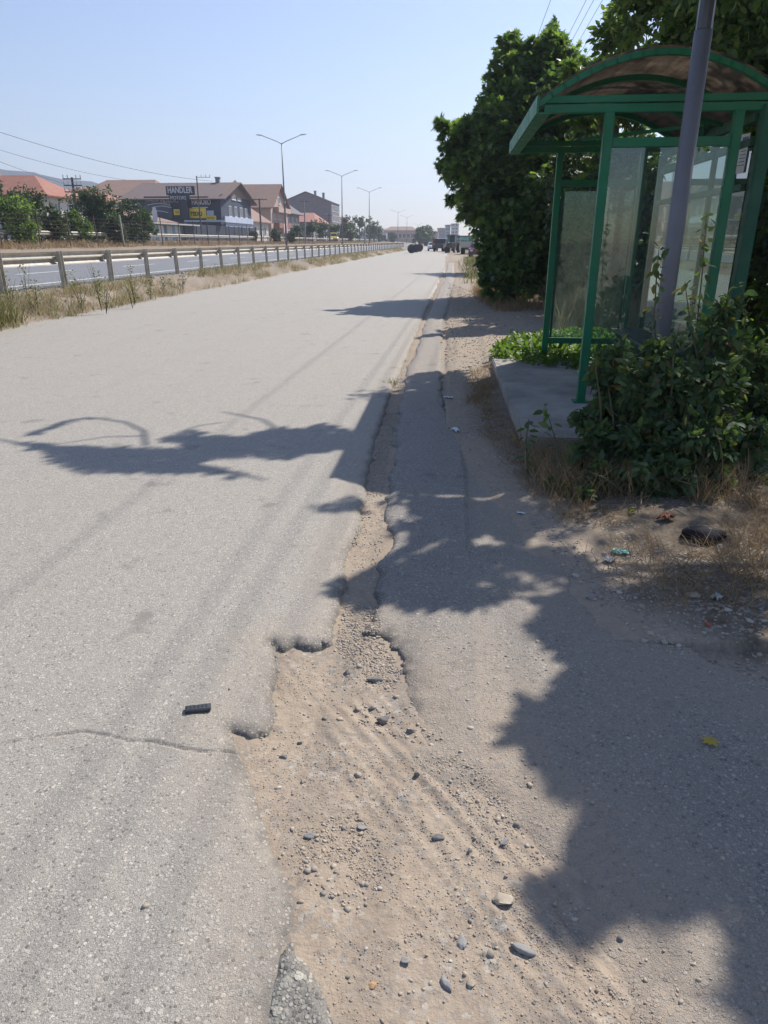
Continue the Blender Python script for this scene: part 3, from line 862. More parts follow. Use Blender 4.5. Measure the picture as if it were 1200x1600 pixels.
def house(name, label, x0, x1, y0, y1, zb, ze, zr, wall, roof, axis='x', hip=0.0, over=.6, wins=(), chim=(), cat="house"):
    """axis: direction of the ridge; wins: (face, a0, a1, z0, z1) with face 'e' (x1 side, to the road) or 's' (y0 side, to the camera)"""
    ox, oy = (x0 + x1) / 2, (y0 + y1) / 2
    t = thing(name, label, cat, (ox, oy, zb))
    hx, hy = (x1 - x0) / 2, (y1 - y0) / 2; H, R = ze - zb, zr - zb
    m = MB(); m.box(-hx, hx, -hy, hy, -1.5, H)
    if not hip:
        if axis == 'x': m.prism([(-hy, H), (hy, H), (0, R - .12)], 'x', -hx, hx)
        else: m.prism([(-hx, H), (hx, H), (0, R - .12)], 'y', -hy, hy)
    m.build("wall", wall, t)
    m = MB(); o_ = over; s = (R - H) / (hy if axis == 'x' else hx); e = H - s * o_ + .05; th = .16
    if axis == 'x':
        hl = hx + (0 if hip else o_) - hip
        A = [(-hx - o_, -hy - o_, e), (hx + o_, -hy - o_, e), (hx + o_, hy + o_, e), (-hx - o_, hy + o_, e), (-hl, 0, R + .05), (hl, 0, R + .05)]
        F = [(0, 1, 5, 4), (2, 3, 4, 5), (1, 2, 5), (3, 0, 4)]
    else:
        hl = hy + (0 if hip else o_) - hip
        A = [(-hx - o_, -hy - o_, e), (hx + o_, -hy - o_, e), (hx + o_, hy + o_, e), (-hx - o_, hy + o_, e), (0, -hl, R + .05), (0, hl, R + .05)]
        F = [(1, 2, 5, 4), (3, 0, 4, 5), (0, 1, 4), (2, 3, 5)]
    n = len(A)
    if hip:
        m.add(A + [(p[0], p[1], p[2] + th) for p in A], [tuple(i + n for i in f) for f in F] + [f[::-1] for f in F] + [(0, 1, 1 + n, n), (1, 2, 2 + n, 1 + n), (2, 3, 3 + n, 2 + n), (3, 0, n, 3 + n)])
    else:
        m.add(A + [(p[0], p[1], p[2] + th) for p in A], [tuple(i + n for i in f) for f in F[:2]] + [f[::-1] for f in F[:2]])
        ring = ((0, 1), (1, 5), (5, 2), (2, 3), (3, 4), (4, 0)) if axis == 'x' else ((1, 2), (2, 5), (5, 3), (3, 0), (0, 4), (4, 1))
        m.add([m.v[i] for i in range(2 * n)], [(a, b, b + n, a + n) for a, b in ring])
    rf = m.build("roof", roof, t)
    for cx, cy, cz in chim:
        m = MB(); m.box(cx - ox - .35, cx - ox + .35, cy - oy - .35, cy - oy + .35, H, cz - zb); m.box(cx - ox - .45, cx - ox + .45, cy - oy - .45, cy - oy + .45, cz - zb, cz - zb + .18)
        m.build("chimney", W_GREY, rf)
    for w in wins:
        f, a0, a1, z0, z1 = w[:5]
        m = MB(); p = MB(); z0 -= zb; z1 -= zb; fr = .09
        def B(M_, u0, u1, d0, d1, v0, v1):
            if f == 'e': M_.box(hx + d0, hx + d1, u0 - oy, u1 - oy, v0, v1)
            else: M_.box(u0 - ox, u1 - ox, -hy - d1, -hy - d0, v0, v1)
        B(m, a0, a1, .002, .09, z0, z0 + fr); B(m, a0, a1, .002, .09, z1 - fr, z1); B(m, a0, a0 + fr, .002, .09, z0 + fr, z1 - fr); B(m, a1 - fr, a1, .002, .09, z0 + fr, z1 - fr)
        mid = (a0 + a1) / 2; B(m, mid - fr / 2, mid + fr / 2, .002, .085, z0 + fr, z1 - fr)
        B(m, a0 - .08, a1 + .08, .003, .16, z0 - .10, z0 - .003)
        fo = m.build("window", M_FRAME, t)
        B(p, a0 + fr, a1 - fr, .001, .04, z0 + fr, z1 - fr); p.build("pane", M_PANE, fo)
    return t

def row(face, a0, a1, n, w, z0, z1):
    return [(face, a0 + (a1 - a0) * (i + .5) / n - w / 2, a0 + (a1 - a0) * (i + .5) / n + w / 2, z0, z1) for i in range(n)]

# first white house with the red hip roof
h1 = house("village_house", "white house with a red hipped tile roof behind the left trees", -57, -42, 75.5, 83.5, 1.6, 6.15, 8.0, W_WHITE, M_TRED, 'x', hip=3.0, over=.7,
      wins=[('e', 77.0, 78.3, 4.0, 5.4), ('e', 79.9, 81.2, 4.0, 5.4)], chim=[(-50.5, 77.0, 7.9)])
house("village_house", "pale gabled house end peeking over the hipped roof at the left edge", -82, -72, 108, 122, 1.6, 10.0, 12.8, W_GREY, M_TORG, 'y', over=.9, wins=row('s', -80, -74, 2, 1.2, 7.6, 9.0))
house("village_house", "small red roof rising behind the middle green trees", -66, -56, 118, 128, 1.6, 7.6, 9.7, W_WHITE, M_TRED, 'y', hip=3)
house("village_house", "orange brown roof behind the left end of the dark shop", -68, -53.5, 133, 149, 1.6, 9.2, 12.2, W_BLUE, M_TORG, 'x', hip=2.5, wins=row('s', -66, -55, 3, 1.3, 6.5, 8.0))

# dark shop with the signs
ST = house("motor_shop", "long dark clad motor shop with brown roof and lettered sign boards", -54.5, -38.5, 124, 143, 1.5, 8.25, 11.1, W_DARK, M_TBRN, 'x', over=1.1,
      wins=row('e', 130, 137, 2, 2.2, 8.4, 9.8) + row('e', 127.5, 141, 4, 1.5, 5.6, 7.3) + row('e', 126, 142, 5, 1.7, 2.4, 4.4), chim=[(-41.6, 133.5, 12.0)], cat="shop")
SO = Vector((-46.5, 133.5, 1.5))
m = MB(); m.box(8.02, 8.35, -8.6, 9.4, 3.1, 4.05); m.build("balcony_front", W_BLUE, ST)
m = MB(); m.box(8.02, 8.06, -7.6, 9.4, -1, 3.1); m.build("ground_floor_panel", W_BLUE, ST)
m = MB(); m.prism([(-9.4, 7.4), (9.4, 7.4), (0, 10.2)], 'x', 8.02, 8.10); m.build("gable_boards", plain("gable_wood", (.20, .14, .11), .85, var=.2), ST)
M_SIGNW = plain("sign_lettering_white", (.60, .60, .62), .6); M_YEL = plain("yellow_sign_board", (.85, .60, .03), .5, var=.06); M_BLK = plain("sign_black", (.012, .013, .018), .5)
M_NAVY = plain("navy_board", (.018, .024, .045), .5)
def text_mesh(s, size, mat, name, parent, loc, sx=1.0, rot=(math.pi / 2, 0, 0), ext=.02, bold=0.0):
    cu = bpy.data.curves.new(name, 'FONT'); cu.body = s; cu.size = size; cu.extrude = ext; cu.offset = bold; cu.resolution_u = 3
    o = bpy.data.objects.new(name, cu); COL.objects.link(o)
    dg = bpy.context.evaluated_depsgraph_get(); dg.update()
    me = bpy.data.meshes.new_from_object(o.evaluated_get(dg))
    bpy.data.objects.remove(o)
    r = link_mesh(name, me, None, parent); me.materials.clear(); me.materials.append(mat)
    r.location = loc; r.rotation_euler = rot; r.scale = (sx, 1, 1)
    return r
def SB(u0, v0, u1, v1, yy, name, mat, d=.12):
    """board on the south side, given by what the photograph shows"""
    def xz(u, v):
        p = P(u, v, 100); k = (yy) / p.y; q = Vector((p.x * k, yy, CAMH + (p.z - CAMH) * k)); return q - SO
    a_, b_ = xz(u0, v0), xz(u1, v1)
    m = MB(); m.box(a_.x, b_.x, a_.y - d, a_.y, b_.z, a_.z)
    return m.build(name, mat, ST), a_, b_
ys_ = 123.75
o, a_, b_ = SB(259, 291, 305, 305, ys_ - .9, "sign_board", M_NAVY); SG = o
text_mesh("HANDLER", 1.32, M_SIGNW, "lettering", SG, (a_.x + .25, a_.y - .14, b_.z + .35), .70, bold=.03)
o, a_, b_ = SB(264, 305.1, 297, 313, ys_ - .9, "sign_board", M_NAVY)
text_mesh("MOTORS", .78, M_SIGNW, "lettering", o, (a_.x + .2, a_.y - .14, b_.z + .12), .86)
o, a_, b_ = SB(282.5, 313.2, 297, 346, ys_ - .9, "sign_tower", M_NAVY, .5)
o, a_, b_ = SB(225, 307, 270, 341, ys_, "wall_mural", plain("mural_slate", (.07, .085, .12), .6, var=.6, scale=.6))
text_mesh("HANDLER", .55, M_SIGNW, "lettering", o, (a_.x + .3, a_.y - .14, a_.z - .75), .9)
text_mesh("MOTORS", .95, M_SIGNW, "lettering", o, (a_.x + 2.8, a_.y - .14, a_.z - .95), .8)
for k_, (zz0, w0, w1) in enumerate(((-1.35, .5, 4.4), (-1.75, 1.2, 4.6), (-2.5, .3, 3.9))):
    mm = MB(); mm.tube([(a_.x + w0 + (w1 - w0) * i / 8, a_.y - .14, a_.z + zz0 + .28 * math.sin(i / 8 * math.pi)) for i in range(9)], .055, 5); mm.build("mural_curve", M_SIGNW, o)
o, a_, b_ = SB(296.5, 307, 327, 327, ys_, "sign_board", M_NAVY)
text_mesh("HANORO", 1.2, M_SIGNW, "lettering", o, (a_.x + .25, a_.y - .14, a_.z - 1.25), .62, bold=.02)
mm = MB(); mm.box(a_.x + .2, b_.x - .2, a_.y - .15, a_.y - .125, a_.z - 1.75, a_.z - 1.62); mm.box(a_.x + .9, b_.x - 1.0, a_.y - .15, a_.y - .125, a_.z - 2.1, a_.z - 1.98); mm.build("small_lettering_line", M_SIGNW, o)
o, a_, b_ = SB(271.5, 327, 281.5, 336, ys_ - .3, "yellow_board", M_YEL)
text_mesh("TEX", .5, M_BLK, "lettering", o, (a_.x + .2, a_.y - .14, b_.z + .25), .8)
o, a_, b_ = SB(290.5, 325.5, 323, 341, ys_ - .3, "yellow_board", M_YEL)
text_mesh("TEDKI", .85, M_BLK, "lettering", o, (a_.x + .75, a_.y - .14, b_.z + .4), .85, bold=.03)
o, a_, b_ = SB(322.4, 337, 338, 343.5, ys_ - .3, "yellow_board", M_YEL)
text_mesh("MOTORS", .42, M_BLK, "lettering", o, (a_.x + .15, a_.y - .14, b_.z + .16), .75)
o, a_, b_ = SB(323, 329, 334.5, 336.8, ys_ - .28, "window_board", W_BLUE)
o, a_, b_ = SB(288, 344, 351, 347, ys_ - 2.2, "canopy_edge", M_SIGNW, .1)
o, a_, b_ = SB(284, 347.3, 351, 350, ys_ - 2.1, "canopy", M_NAVY, 2.0)
# dark mesh screen along the forecourt
t = thing("yard_screen", "dark blue mesh screen fencing the forecourt of the motor shop", "fence", (-38, 108, 1.45))
m = MB(); m.box(-.03, .03, -3.5, 36, .0, 2.5); m.build("mesh_panel", plain("mesh_navy", (.02, .032, .055), .8, var=.4, scale=2), t)
for k in range(9):
    m = MB(); m.box(.04, .12, -3.5 + k * 4.9, -3.42 + k * 4.9, -.3, 2.7); m.build("post", M_RUST, t)

# low striped shed with red roof
sd_ = thing("market_shed", "low shed with striped pale and blue panels under a red roof", "shed", (-38.2, 92, 1.45))
m = MB(); m.box(-10, -.12, -1.5, 15, -.5, 2.35); m.build("wall", W_GREY, sd_)
cs_ = [(.55, .58, .55), (.16, .30, .42), (.45, .50, .48), (.10, .16, .22)]
ms_ = [plain("shed_panel_tone_" + w_, c_) for w_, c_ in zip(("pale", "blue", "mint", "dark"), cs_)]
for k in range(16):
    m = MB(); m.box(-.115, -.05, -1.4 + k * 1.0, -.55 + k * 1.0, .1, 2.1); m.build("shutter", ms_[(k * 3 + k // 3) % 4], sd_)
m = MB(); m.add([(.6, -2, 2.5), (.6, 9.5, 2.5), (-7, 9.5, 4.4), (-7, -2, 4.4), (.6, -2, 2.38), (.6, 9.5, 2.38), (-7, 9.5, 4.28), (-7, -2, 4.28)], [(0, 1, 2, 3), (7, 6, 5, 4), (0, 4, 5, 1), (1, 5, 6, 2), (2, 6, 7, 3), (3, 7, 4, 0)]); m.build("roof", M_TORG, sd_)
m = MB(); m.box(-.1, 1.2, -2, 17, 2.2, 2.36); m.build("awning", plain("awning_pale", (.45, .44, .42)), sd_)
p = P(243.5, 336, 96); 
t = thing("satellite_dish", "tilted white satellite dish on the red shed roof", "satellite dish", (p.x, p.y, p.z - .8))
m = MB()
for k in range(7):
    pass
V_, F_ = [], []
for i in range(7):
    r_ = .75 * i / 6
    for k in range(14):
        a__ = k / 14 * 2 * math.pi; V_.append((r_ * math.cos(a__) * .45, -.18 + r_ * r_ * -.3, .8 + r_ * math.sin(a__) * 1.3))
for i in range(6):
    for k in range(14): F_.append((i * 14 + k, i * 14 + (k + 1) % 14, i * 14 + 14 + (k + 1) % 14, i * 14 + 14 + k))
m.add(V_, F_); m.add([(x, y + .03, z) for x, y, z in V_], F_); m.build("dish", M_SIGNW, t)
m = MB(); m.tube([(0, 0, -.9), (0, 0, .8)], .04, 6); m.build("mast", M_LAMP, t)

# balcony house
bh = house("village_house", "peach house with a steep orange roof and stacked balconies", -52, -40, 165, 182, 1.5, 8.8, 13.6, W_PEACH, M_TORG, 'x', over=.9,
      wins=row('s', -48, -42, 1, 1.8, 6.0, 8.0) + row('e', 166, 181, 3, 1.5, 6.3, 8.0) + row('e', 166, 181, 3, 1.5, 3.0, 4.8) + row('e', 171, 176, 1, 1.8, 9.6, 11.0))
for z_ in (2.9, 6.2):
    m = MB(); m.box(6.02, 7.3, -6, 7, z_, z_ + .15); m.box(7.2, 7.3, -6, 7, z_ + .15, z_ + 1.05); m.box(6.02, 7.2, -6.1, -6.0, z_ + .15, z_ + 1.05)
    m.build("balcony", W_PEACH if z_ > 4 else plain("balcony_brick", (.28, .12, .09)), bh)
m = MB(); m.box(7.31, 7.36, -2, 1.6, 1.9, 3.9); m.build("hanging_laundry", plain("laundry_pink", (.62, .42, .42), var=.4, scale=1.5), bh)
house("village_house", "low orange roofed annex between the dark shop and the balcony house", -50, -39.5, 145.5, 160, 1.5, 5.6, 9.0, W_WHITE, M_TORG, 'y', over=.8, wins=row('e', 147, 159, 3, 1.5, 2.6, 4.4))
house("village_house", "grey walled house with a plain grey roof right of the balcony house", -56, -42, 188, 206, 1.5, 8.6, 12.2, W_MAUVE, M_TGRY, 'x', hip=3.5, over=1.2, wins=row('e', 189, 205, 3, 1.8, 5.6, 7.4) + row('e', 189, 205, 3, 1.8, 2.6, 4.3))
house("apartment_block", "big mauve grey block with two roof chimneys and a balcony end", -57, -40, 250, 268, 1.5, 13.6, 16.8, W_MAUVE, M_TGRY, 'y', over=.3,
      wins=row('e', 251, 267, 4, 2.6, 11.0, 12.9) + row('e', 251, 267, 4, 2.6, 7.8, 9.7) + row('e', 251, 267, 4, 2.6, 4.6, 6.5), chim=[(-46, 254, 17.2), (-43.2, 254, 16.6)], cat="building")
house("village_house", "low house with an orange red roof in front of the mauve block", -50, -38.5, 208, 232, 1.5, 6.6, 9.2, W_GREY, M_TRED, 'x', hip=2, over=.9, wins=row('e', 209, 231, 4, 1.6, 3.4, 5))
house("village_house", "pinkish roof among the far trees under the thin mast", -58, -45, 326, 345, 1.5, 8.6, 11.6, W_TAN, M_TORG, 'x', hip=3)
p = P(600, 378, 420)
house("apartment_block", "far low row building with an orange front left of the last lamps", p.x, P(634, 378, 420).x + 6, 418, 436, 0, 7.2, 9.2, wallm("orange_render", (.50, .33, .24)), M_TORG, 'x', hip=3, wins=row('s', p.x + 1, P(634, 378, 420).x + 5, 7, 1.6, 3.4, 5.6), cat="building")
p = P(570, 378, 430)
house("apartment_block", "far pale blue house left of the orange row building", p.x - 4, P(604, 378, 430).x, 438, 450, 0, 6.4, 8.0, W_BLUE, M_TGRY, 'x', hip=3, wins=row('s', p.x - 2, P(602, 378, 430).x - 1, 5, 1.6, 3.4, 5.2), cat="building")
def block(u0, u1, vt, D, wall, label, depth=14, n=3, fl=4):
    a_, b_ = P(u0, 378, D), P(u1, 378, D); top = P((u0 + u1) / 2, vt, D).z
    fh = top / fl; wins = []
    for k in range(1, fl): wins += row('s', a_.x + .4, b_.x - .4, n, (b_.x - a_.x) / n * .5, k * fh + fh * .25, k * fh + fh * .8)
    t = house("apartment_block", label, a_.x, b_.x, a_.y, a_.y + depth, 0, top - .4, top, wall, M_TGRY, 'x', hip=1.5, over=.3, wins=wins, cat="building")
    return t
block(640, 655, 363, 520, W_BLUE, "hazy pale block behind the last street lamps", n=3)
block(673, 684, 362, 420, W_TAN, "narrow far block with a white sign, right of the tree clump")
block(683, 696, 356, 460, W_MAUVE, "tall grey far block behind the white car", fl=5)
block(695, 703, 351, 400, W_BLUE, "pale bluish far block, left one of the closest pair", fl=6, n=2)
block(704, 716, 349, 390, W_WHITE, "whitish far block partly covered by the fig tree", fl=6, n=2)
block(660, 700, 368, 560, W_GREY, "long low hazy building filling the far end of the road", n=8, fl=3)
p = P(674.5, 363, 300)
t = thing("billboard", "tall narrow white board on posts at the far roadside", "billboard", (p.x, p.y, 0))
m = MB(); m.box(-.7, .7, -.1, .1, 1.5, p.z); m.build("panel", M_SIGNW, t); m = MB(); m.box(-.5, -.35, .11, .2, -.3, p.z); m.box(.35, .5, .11, .2, -.3, p.z); m.build("support", M_LAMP, t)

# ------------------------------------------------------------------ vehicles
M_TYRE = plain("tyre_rubber", (.02, .02, .021), .85); M_RIM = plain("wheel_rim", (.35, .35, .36), .4, .6)
def paint(name, c):
    m, nt, b, o = newmat(name); b.inputs["Base Color"].default_value = (*c, 1); b.inputs["Roughness"].default_value = .3; b.inputs["Coat Weight"].default_value = .5
    return m
P_WHITE, P_YEL, P_MAR, P_RED, P_BLK, P_GRN, P_CRM = [paint(n, c) for n, c in (("white_paint", (.62, .64, .66)), ("yellow_paint", (.62, .52, .05)), ("maroon_paint", (.12, .015, .02)), ("red_paint", (.45, .04, .025)), ("black_paint", (.02, .022, .028)), ("green_paint", (.02, .22, .08)), ("cream_paint", (.42, .40, .34)))]
M_HEADL = plain("headlamp_glass", (.7, .7, .68), .2); M_TAILL = plain("tail_lamp_red", (.55, .04, .03), .3)
def wheels(t, xs, ys, r=.32, w=.2):
    for x in xs:
        for y in ys:
            s = 1 if x > 0 else -1
            m = MB(); m.tube([(x - w / 2, y, r), (x - w / 2 + .03, y, r), (x + w / 2 - .03, y, r), (x + w / 2, y, r)], [r * .9, r, r, r * .9], 18)
            wl_ = m.build("wheel", M_TYRE, t, smooth=False)
            m = MB(); m.tube([(x + s * (w / 2 + .002), y, r), (x + s * (w / 2 + .02), y, r)], [r * .6, r * .5], 12); m.build("rim", M_RIM, wl_)
def car(name, label, cat, loc, rz, mat, W=1.7, L=4.3, prof=None, glassp=None, zc=.95):
    """side profile extruded across, upper body narrowed"""
    t = thing(name, label, cat, loc, rz)
    n = len(prof); secs = []
    for s, k in ((-1, 1), (-.86, 0), (.86, 0), (1, 1)):
        sec = []
        for (y, z) in prof:
            tuck = max(0, z - zc) * .28
            ww = W / 2 - tuck
            zz = z - (.03 if k else 0); yy = y * (.985 if k else 1)
            sec.append((s * ww if k else math.copysign(ww - .10, s), yy, zz))
        secs.append(sec)
    m = MB(); V_ = sum(secs, []); F_ = [tuple(range(n))[::-1], tuple(range(3 * n, 4 * n))]
    for a in range(3):
        for i in range(n): F_.append((a * n + i, a * n + (i + 1) % n, (a + 1) * n + (i + 1) % n, (a + 1) * n + i))
    m.add(V_, F_); m.build("body", mat, t, bevel=.02)
    for (ya, za, yb, zb_) in glassp["ends"]:
        m = MB(); wa, wb = W / 2 - max(0, za - zc) * .28 - .12, W / 2 - max(0, zb_ - zc) * .28 - .14
        d = Vector((0, zb_ - za, -(yb - ya))).normalized() * (.02 if (ya + yb) > 0 else -.02)
        d = Vector((0, math.copysign(abs(zb_ - za), ya), abs(yb - ya))).normalized() * .025
        q = [(-wa, ya, za), (wa, ya, za), (wb, yb, zb_), (-wb, yb, zb_)]
        m.add([(x + d.x, y + d.y, z + d.z) for x, y, z in q] + q, [(0, 1, 2, 3), (7, 6, 5, 4), (0, 4, 5, 1), (1, 5, 6, 2), (2, 6, 7, 3), (3, 7, 4, 0)]); m.build("windscreen", M_PANE, t)
    for s in (-1, 1):
        for poly in glassp["sides"]:
            m = MB(); k = len(poly)
            q = [(s * (W / 2 - max(0, z - zc) * .28 + .012), y, z) for y, z in poly] + [(s * (W / 2 - max(0, z - zc) * .28 - .03), y, z) for y, z in poly]
            m.add(q, [tuple(range(k)), tuple(range(k, 2 * k))[::-1]] + [(i, (i + 1) % k, (i + 1) % k + k, i + k) for i in range(k)]); m.build("side_window", M_PANE, t)
        y0 = min(p_[0] for p_ in prof); y1 = max(p_[0] for p_ in prof)
        m = MB(); m.box(s * (W / 2 - .30) - .14, s * (W / 2 - .30) + .14, y0 - .02, y0 + .12, .62, .78); m.build("headlight", M_HEADL, t)
        m = MB(); m.box(s * (W / 2 - .22) - .09, s * (W / 2 - .22) + .09, y1 - .14, y1 + .02, .66, .88); m.build("tail_light", M_TAILL, t)
    m = MB(); m.box(-W / 2 + .06, W / 2 - .06, y0 - .07, y0 + .03, .30, .50); m.build("bumper", P_BLK, t)
    wheels(t, (-W / 2 + .10, W / 2 - .10), (-L * .31, L * .31))
    return t
CARP = [(-2.1, .32), (-2.12, .72), (-1.95, .86), (-1.05, .98), (-.45, 1.40), (.9, 1.44), (1.6, 1.05), (2.05, .98), (2.1, .35)]
CARG = {"ends": [(-1.02, 1.0, -.48, 1.37), (1.55, 1.07, .95, 1.40)], "sides": [[(-.85, 1.0), (-.40, 1.34), (.18, 1.36), (.18, 1.0)], [(.26, 1.0), (.26, 1.36), (.85, 1.37), (1.35, 1.05)]]}
VANP = [(-2.5, .35), (-2.55, .85), (-2.3, 1.05), (-1.6, 1.25), (-1.05, 1.98), (-.8, 2.08), (2.35, 2.10), (2.5, 1.9), (2.55, .4)]
VANG = {"ends": [(-1.62, 1.28, -1.08, 1.92), (2.53, 1.3, 2.5, 1.8)], "sides": [[(-1.4, 1.25), (-.9, 1.82), (-.3, 1.85), (-.3, 1.25)], [(-.2, 1.25), (-.2, 1.85), (.9, 1.85), (.9, 1.25)], [(1.0, 1.25), (1.0, 1.85), (2.1, 1.85), (2.1, 1.25)]]}
g = G(676, 392)
car("parked_car", "white hatchback facing us at the far end of the side road", "car", (g.x, g.y, 0), math.radians(4), P_WHITE, prof=CARP, glassp=CARG)
def onroad(u, D): 
    p = P(u, 378, D); return (p.x, p.y, 1.5)
car("white_van", "white van left of the yellow one on the far carriageway", "van", onroad(503, 196), math.radians(10), P_WHITE, 1.95, 5.1, VANP, VANG)
car("yellow_van", "yellow van on the far carriageway beside the second lamp", "van", onroad(521, 188), math.radians(14), P_YEL, 1.95, 5.1, VANP, VANG)
car("small_car", "small white car on the far carriageway right of the yellow van", "car", onroad(543, 230), math.radians(25), P_WHITE, prof=CARP, glassp=CARG)
car("small_car", "farthest white car on the far carriageway beside the third lamp", "car", onroad(566, 290), math.radians(20), P_WHITE, prof=CARP, glassp=CARG)
g = G(734, 403); 
car("parked_car", "maroon car with its nose out beside the cream truck bed", "car", (g.x + .9, g.y + 2, 0), math.radians(-6), P_MAR, prof=CARP, glassp=CARG)
# white lorry far left carriageway
p = onroad(600, 330)
t = thing("box_lorry", "distant white box lorry on the far carriageway below a wooden pole", "truck", p)
m = MB(); m.box(-1.2, 1.2, -1.8, 4.5, .9, 3.4); m.build("cargo_box", P_WHITE, t, bevel=.03)
m = MB(); m.prism([(-3.9, .5), (-4.0, 1.5), (-3.6, 2.5), (-2.0, 2.6), (-2.0, .5)], 'x', -1.1, 1.1); m.build("cab", P_BLK, t, bevel=.05)
wheels(t, (-1.0, 1.0), (-3.1, 2.8), .48, .28)
# orange-red pick-up beside the white car
g = G(693, 393)
t = thing("pickup_truck", "dark flatbed pickup with a red lamp right of the white car", "truck", (g.x, g.y, 0), math.radians(-18))
m = MB(); m.prism([(-3.0, .5), (-3.05, 1.1), (-2.3, 1.25), (-1.8, 1.95), (-.6, 2.0), (-.5, .5)], 'x', -.95, .95); m.build("cab", P_BLK, t, bevel=.05)
m = MB(); m.box(-1.05, 1.05, -.4, 3.1, .72, .86); m.box(-1.05, -.98, -.4, 3.1, .87, 1.25); m.box(.98, 1.05, -.4, 3.1, .87, 1.25); m.box(-.97, .97, 3.02, 3.1, .87, 1.25); m.build("load_bed", P_BLK, t)
m = MB(); m.box(-1.9, -1.1, -.2, .35, .9, 2.0); m.build("red_panel", P_RED, t, bevel=.03)
m = MB(); m.prism([(-1.85, 1.35), (-1.62, 1.85), (-.75, 1.88), (-.75, 1.35)], 'x', -.965, .965); m.build("side_window", M_PANE, t)
wheels(t, (-.85, .85), (-2.1, 2.1), .40, .25)
# green trailer tank behind dark tractor
g = G(720, 391)
t = thing("green_trailer", "green covered trailer standing across the roadside behind the truck bed", "trailer", (g.x + .3, g.y + 4, 0), math.radians(80))
m = MB()
pts = [(-1.2, 1.5), (-1.25, 1.9), (-1.05, 2.45), (1.05, 2.45), (1.25, 1.9), (1.2, 1.5)]
m.prism(pts, 'y', -2.7, 2.7); m.build("body", P_GRN, t, bevel=.05)
m = MB(); m.box(-1.35, 1.35, -2.85, 2.85, 2.46, 2.58); m.build("cover", P_BLK, t)
m = MB(); m.box(-.8, .8, -2.6, 2.6, 1.15, 1.42); m.bar((0, -2.6, 1.2), (0, -4.2, .9), .14); m.build("chassis", P_BLK, t)
m = MB(); m.box(-1.27, -1.26, -1.4, 1.2, 1.75, 2.2); m.build("pale_panel", plain("pale_green", (.25, .5, .42)), t)
wheels(t, (-1.0, 1.0), (-1.2, 1.2), .55, .35)
g = G(713, 396)
t = thing("tractor", "dark tractor with big black rear tyres left of the cream truck bed", "tractor", (g.x - .5, g.y + 6, 0), math.radians(-12))
m = MB(); m.prism([(-2.4, .7), (-2.45, 1.35), (-.7, 1.5), (-.6, 2.0), (-.5, 2.35), (.9, 2.35), (1.0, .8)], 'x', -.38, .38); m.build("body", P_BLK, t, bevel=.06)
m = MB(); m.box(-.75, .75, -.6, 1.1, 2.37, 2.47); m.bar((-.65, -.5, 1.2), (-.65, -.5, 2.37), .07); m.bar((.65, -.5, 1.2), (.65, -.5, 2.37), .07); m.bar((-.65, 1.0, 1.2), (-.65, 1.0, 2.37), .07); m.bar((.65, 1.0, 1.2), (.65, 1.0, 2.37), .07); m.build("canopy_frame", P_BLK, t)
wheels(t, (-.75, .75), (.5,), .72, .42); wheels(t, (-.6, .6), (-1.8,), .42, .25)
g = G(730, 398)
t = thing("flatbed_truck", "cream flatbed truck body with an open rail rack, right of the tractor", "truck", (g.x + .35, g.y + 2, 0), math.radians(-4))
m = MB(); m.box(-1.15, 1.15, -2.4, 2.4, .85, 1.55); m.build("load_bed", P_CRM, t, bevel=.03)
m = MB()
for x in (-1.1, -.2, .55, 1.1): m.bar((x, -2.38, 1.55), (x, -2.38, 2.05), .06)
m.bar((-1.12, -2.38, 2.05), (1.12, -2.38, 2.05), .07); m.bar((-1.1, -2.38, 2.05), (-1.1, 2.38, 2.05), .07); m.bar((1.1, -2.38, 2.05), (1.1, 2.38, 2.05), .07); m.build("rail_rack", P_CRM, t)
m = MB(); m.prism([(2.5, .7), (2.5, 1.5), (3.4, 1.55), (4.1, 1.3), (4.2, .7)], 'x', -1.0, 1.0); m.build("cab", P_CRM, t, bevel=.05)
m = MB(); m.box(-.5, .5, -2.2, 4.0, .62, .84); m.build("chassis", P_BLK, t)
wheels(t, (-.9, .9), (-1.4, 3.2), .42, .28)
# concrete pipes
M_PIPE = plain("dark_pipe_concrete", (.085, .085, .095), .85, var=.3)
g0 = G(643, 395.5)
for k, lb in enumerate(("nearest dark concrete pipe ring on the left road edge", "middle dark concrete pipe ring on the left road edge", "farthest dark concrete pipe ring on the left road edge")):
    t = thing("concrete_pipe", lb, "pipe", (g0.x - .0 + k * .22, g0.y + k * 8.0, 0), math.radians(3), "concrete pipes on the road edge")
    r0, r1 = .60, .46; m = MB(); V_, F_ = [], []
    for (rr_, yy) in ((r0, -1.2), (r0, 1.2), (r1, 1.2), (r1, -1.2)):
        for i in range(24): V_.append((rr_ * math.cos(i / 24 * 2 * math.pi), yy, r0 + rr_ * math.sin(i / 24 * 2 * math.pi)))
    for a in range(4):
        for i in range(24): F_.append((a * 24 + i, a * 24 + (i + 1) % 24, ((a + 1) % 4) * 24 + (i + 1) % 24, ((a + 1) % 4) * 24 + i))
    m.add(V_, F_); m.build("pipe_wall", M_PIPE, t, smooth=False)
    m = MB(); m.tube([(0, -.9, r0), (0, -.7, r0)], [r1 - .01] * 2, 24); m.build("shade_plug", M_PIPE, t)  # disc added to close the bore, standing in for its dark interior
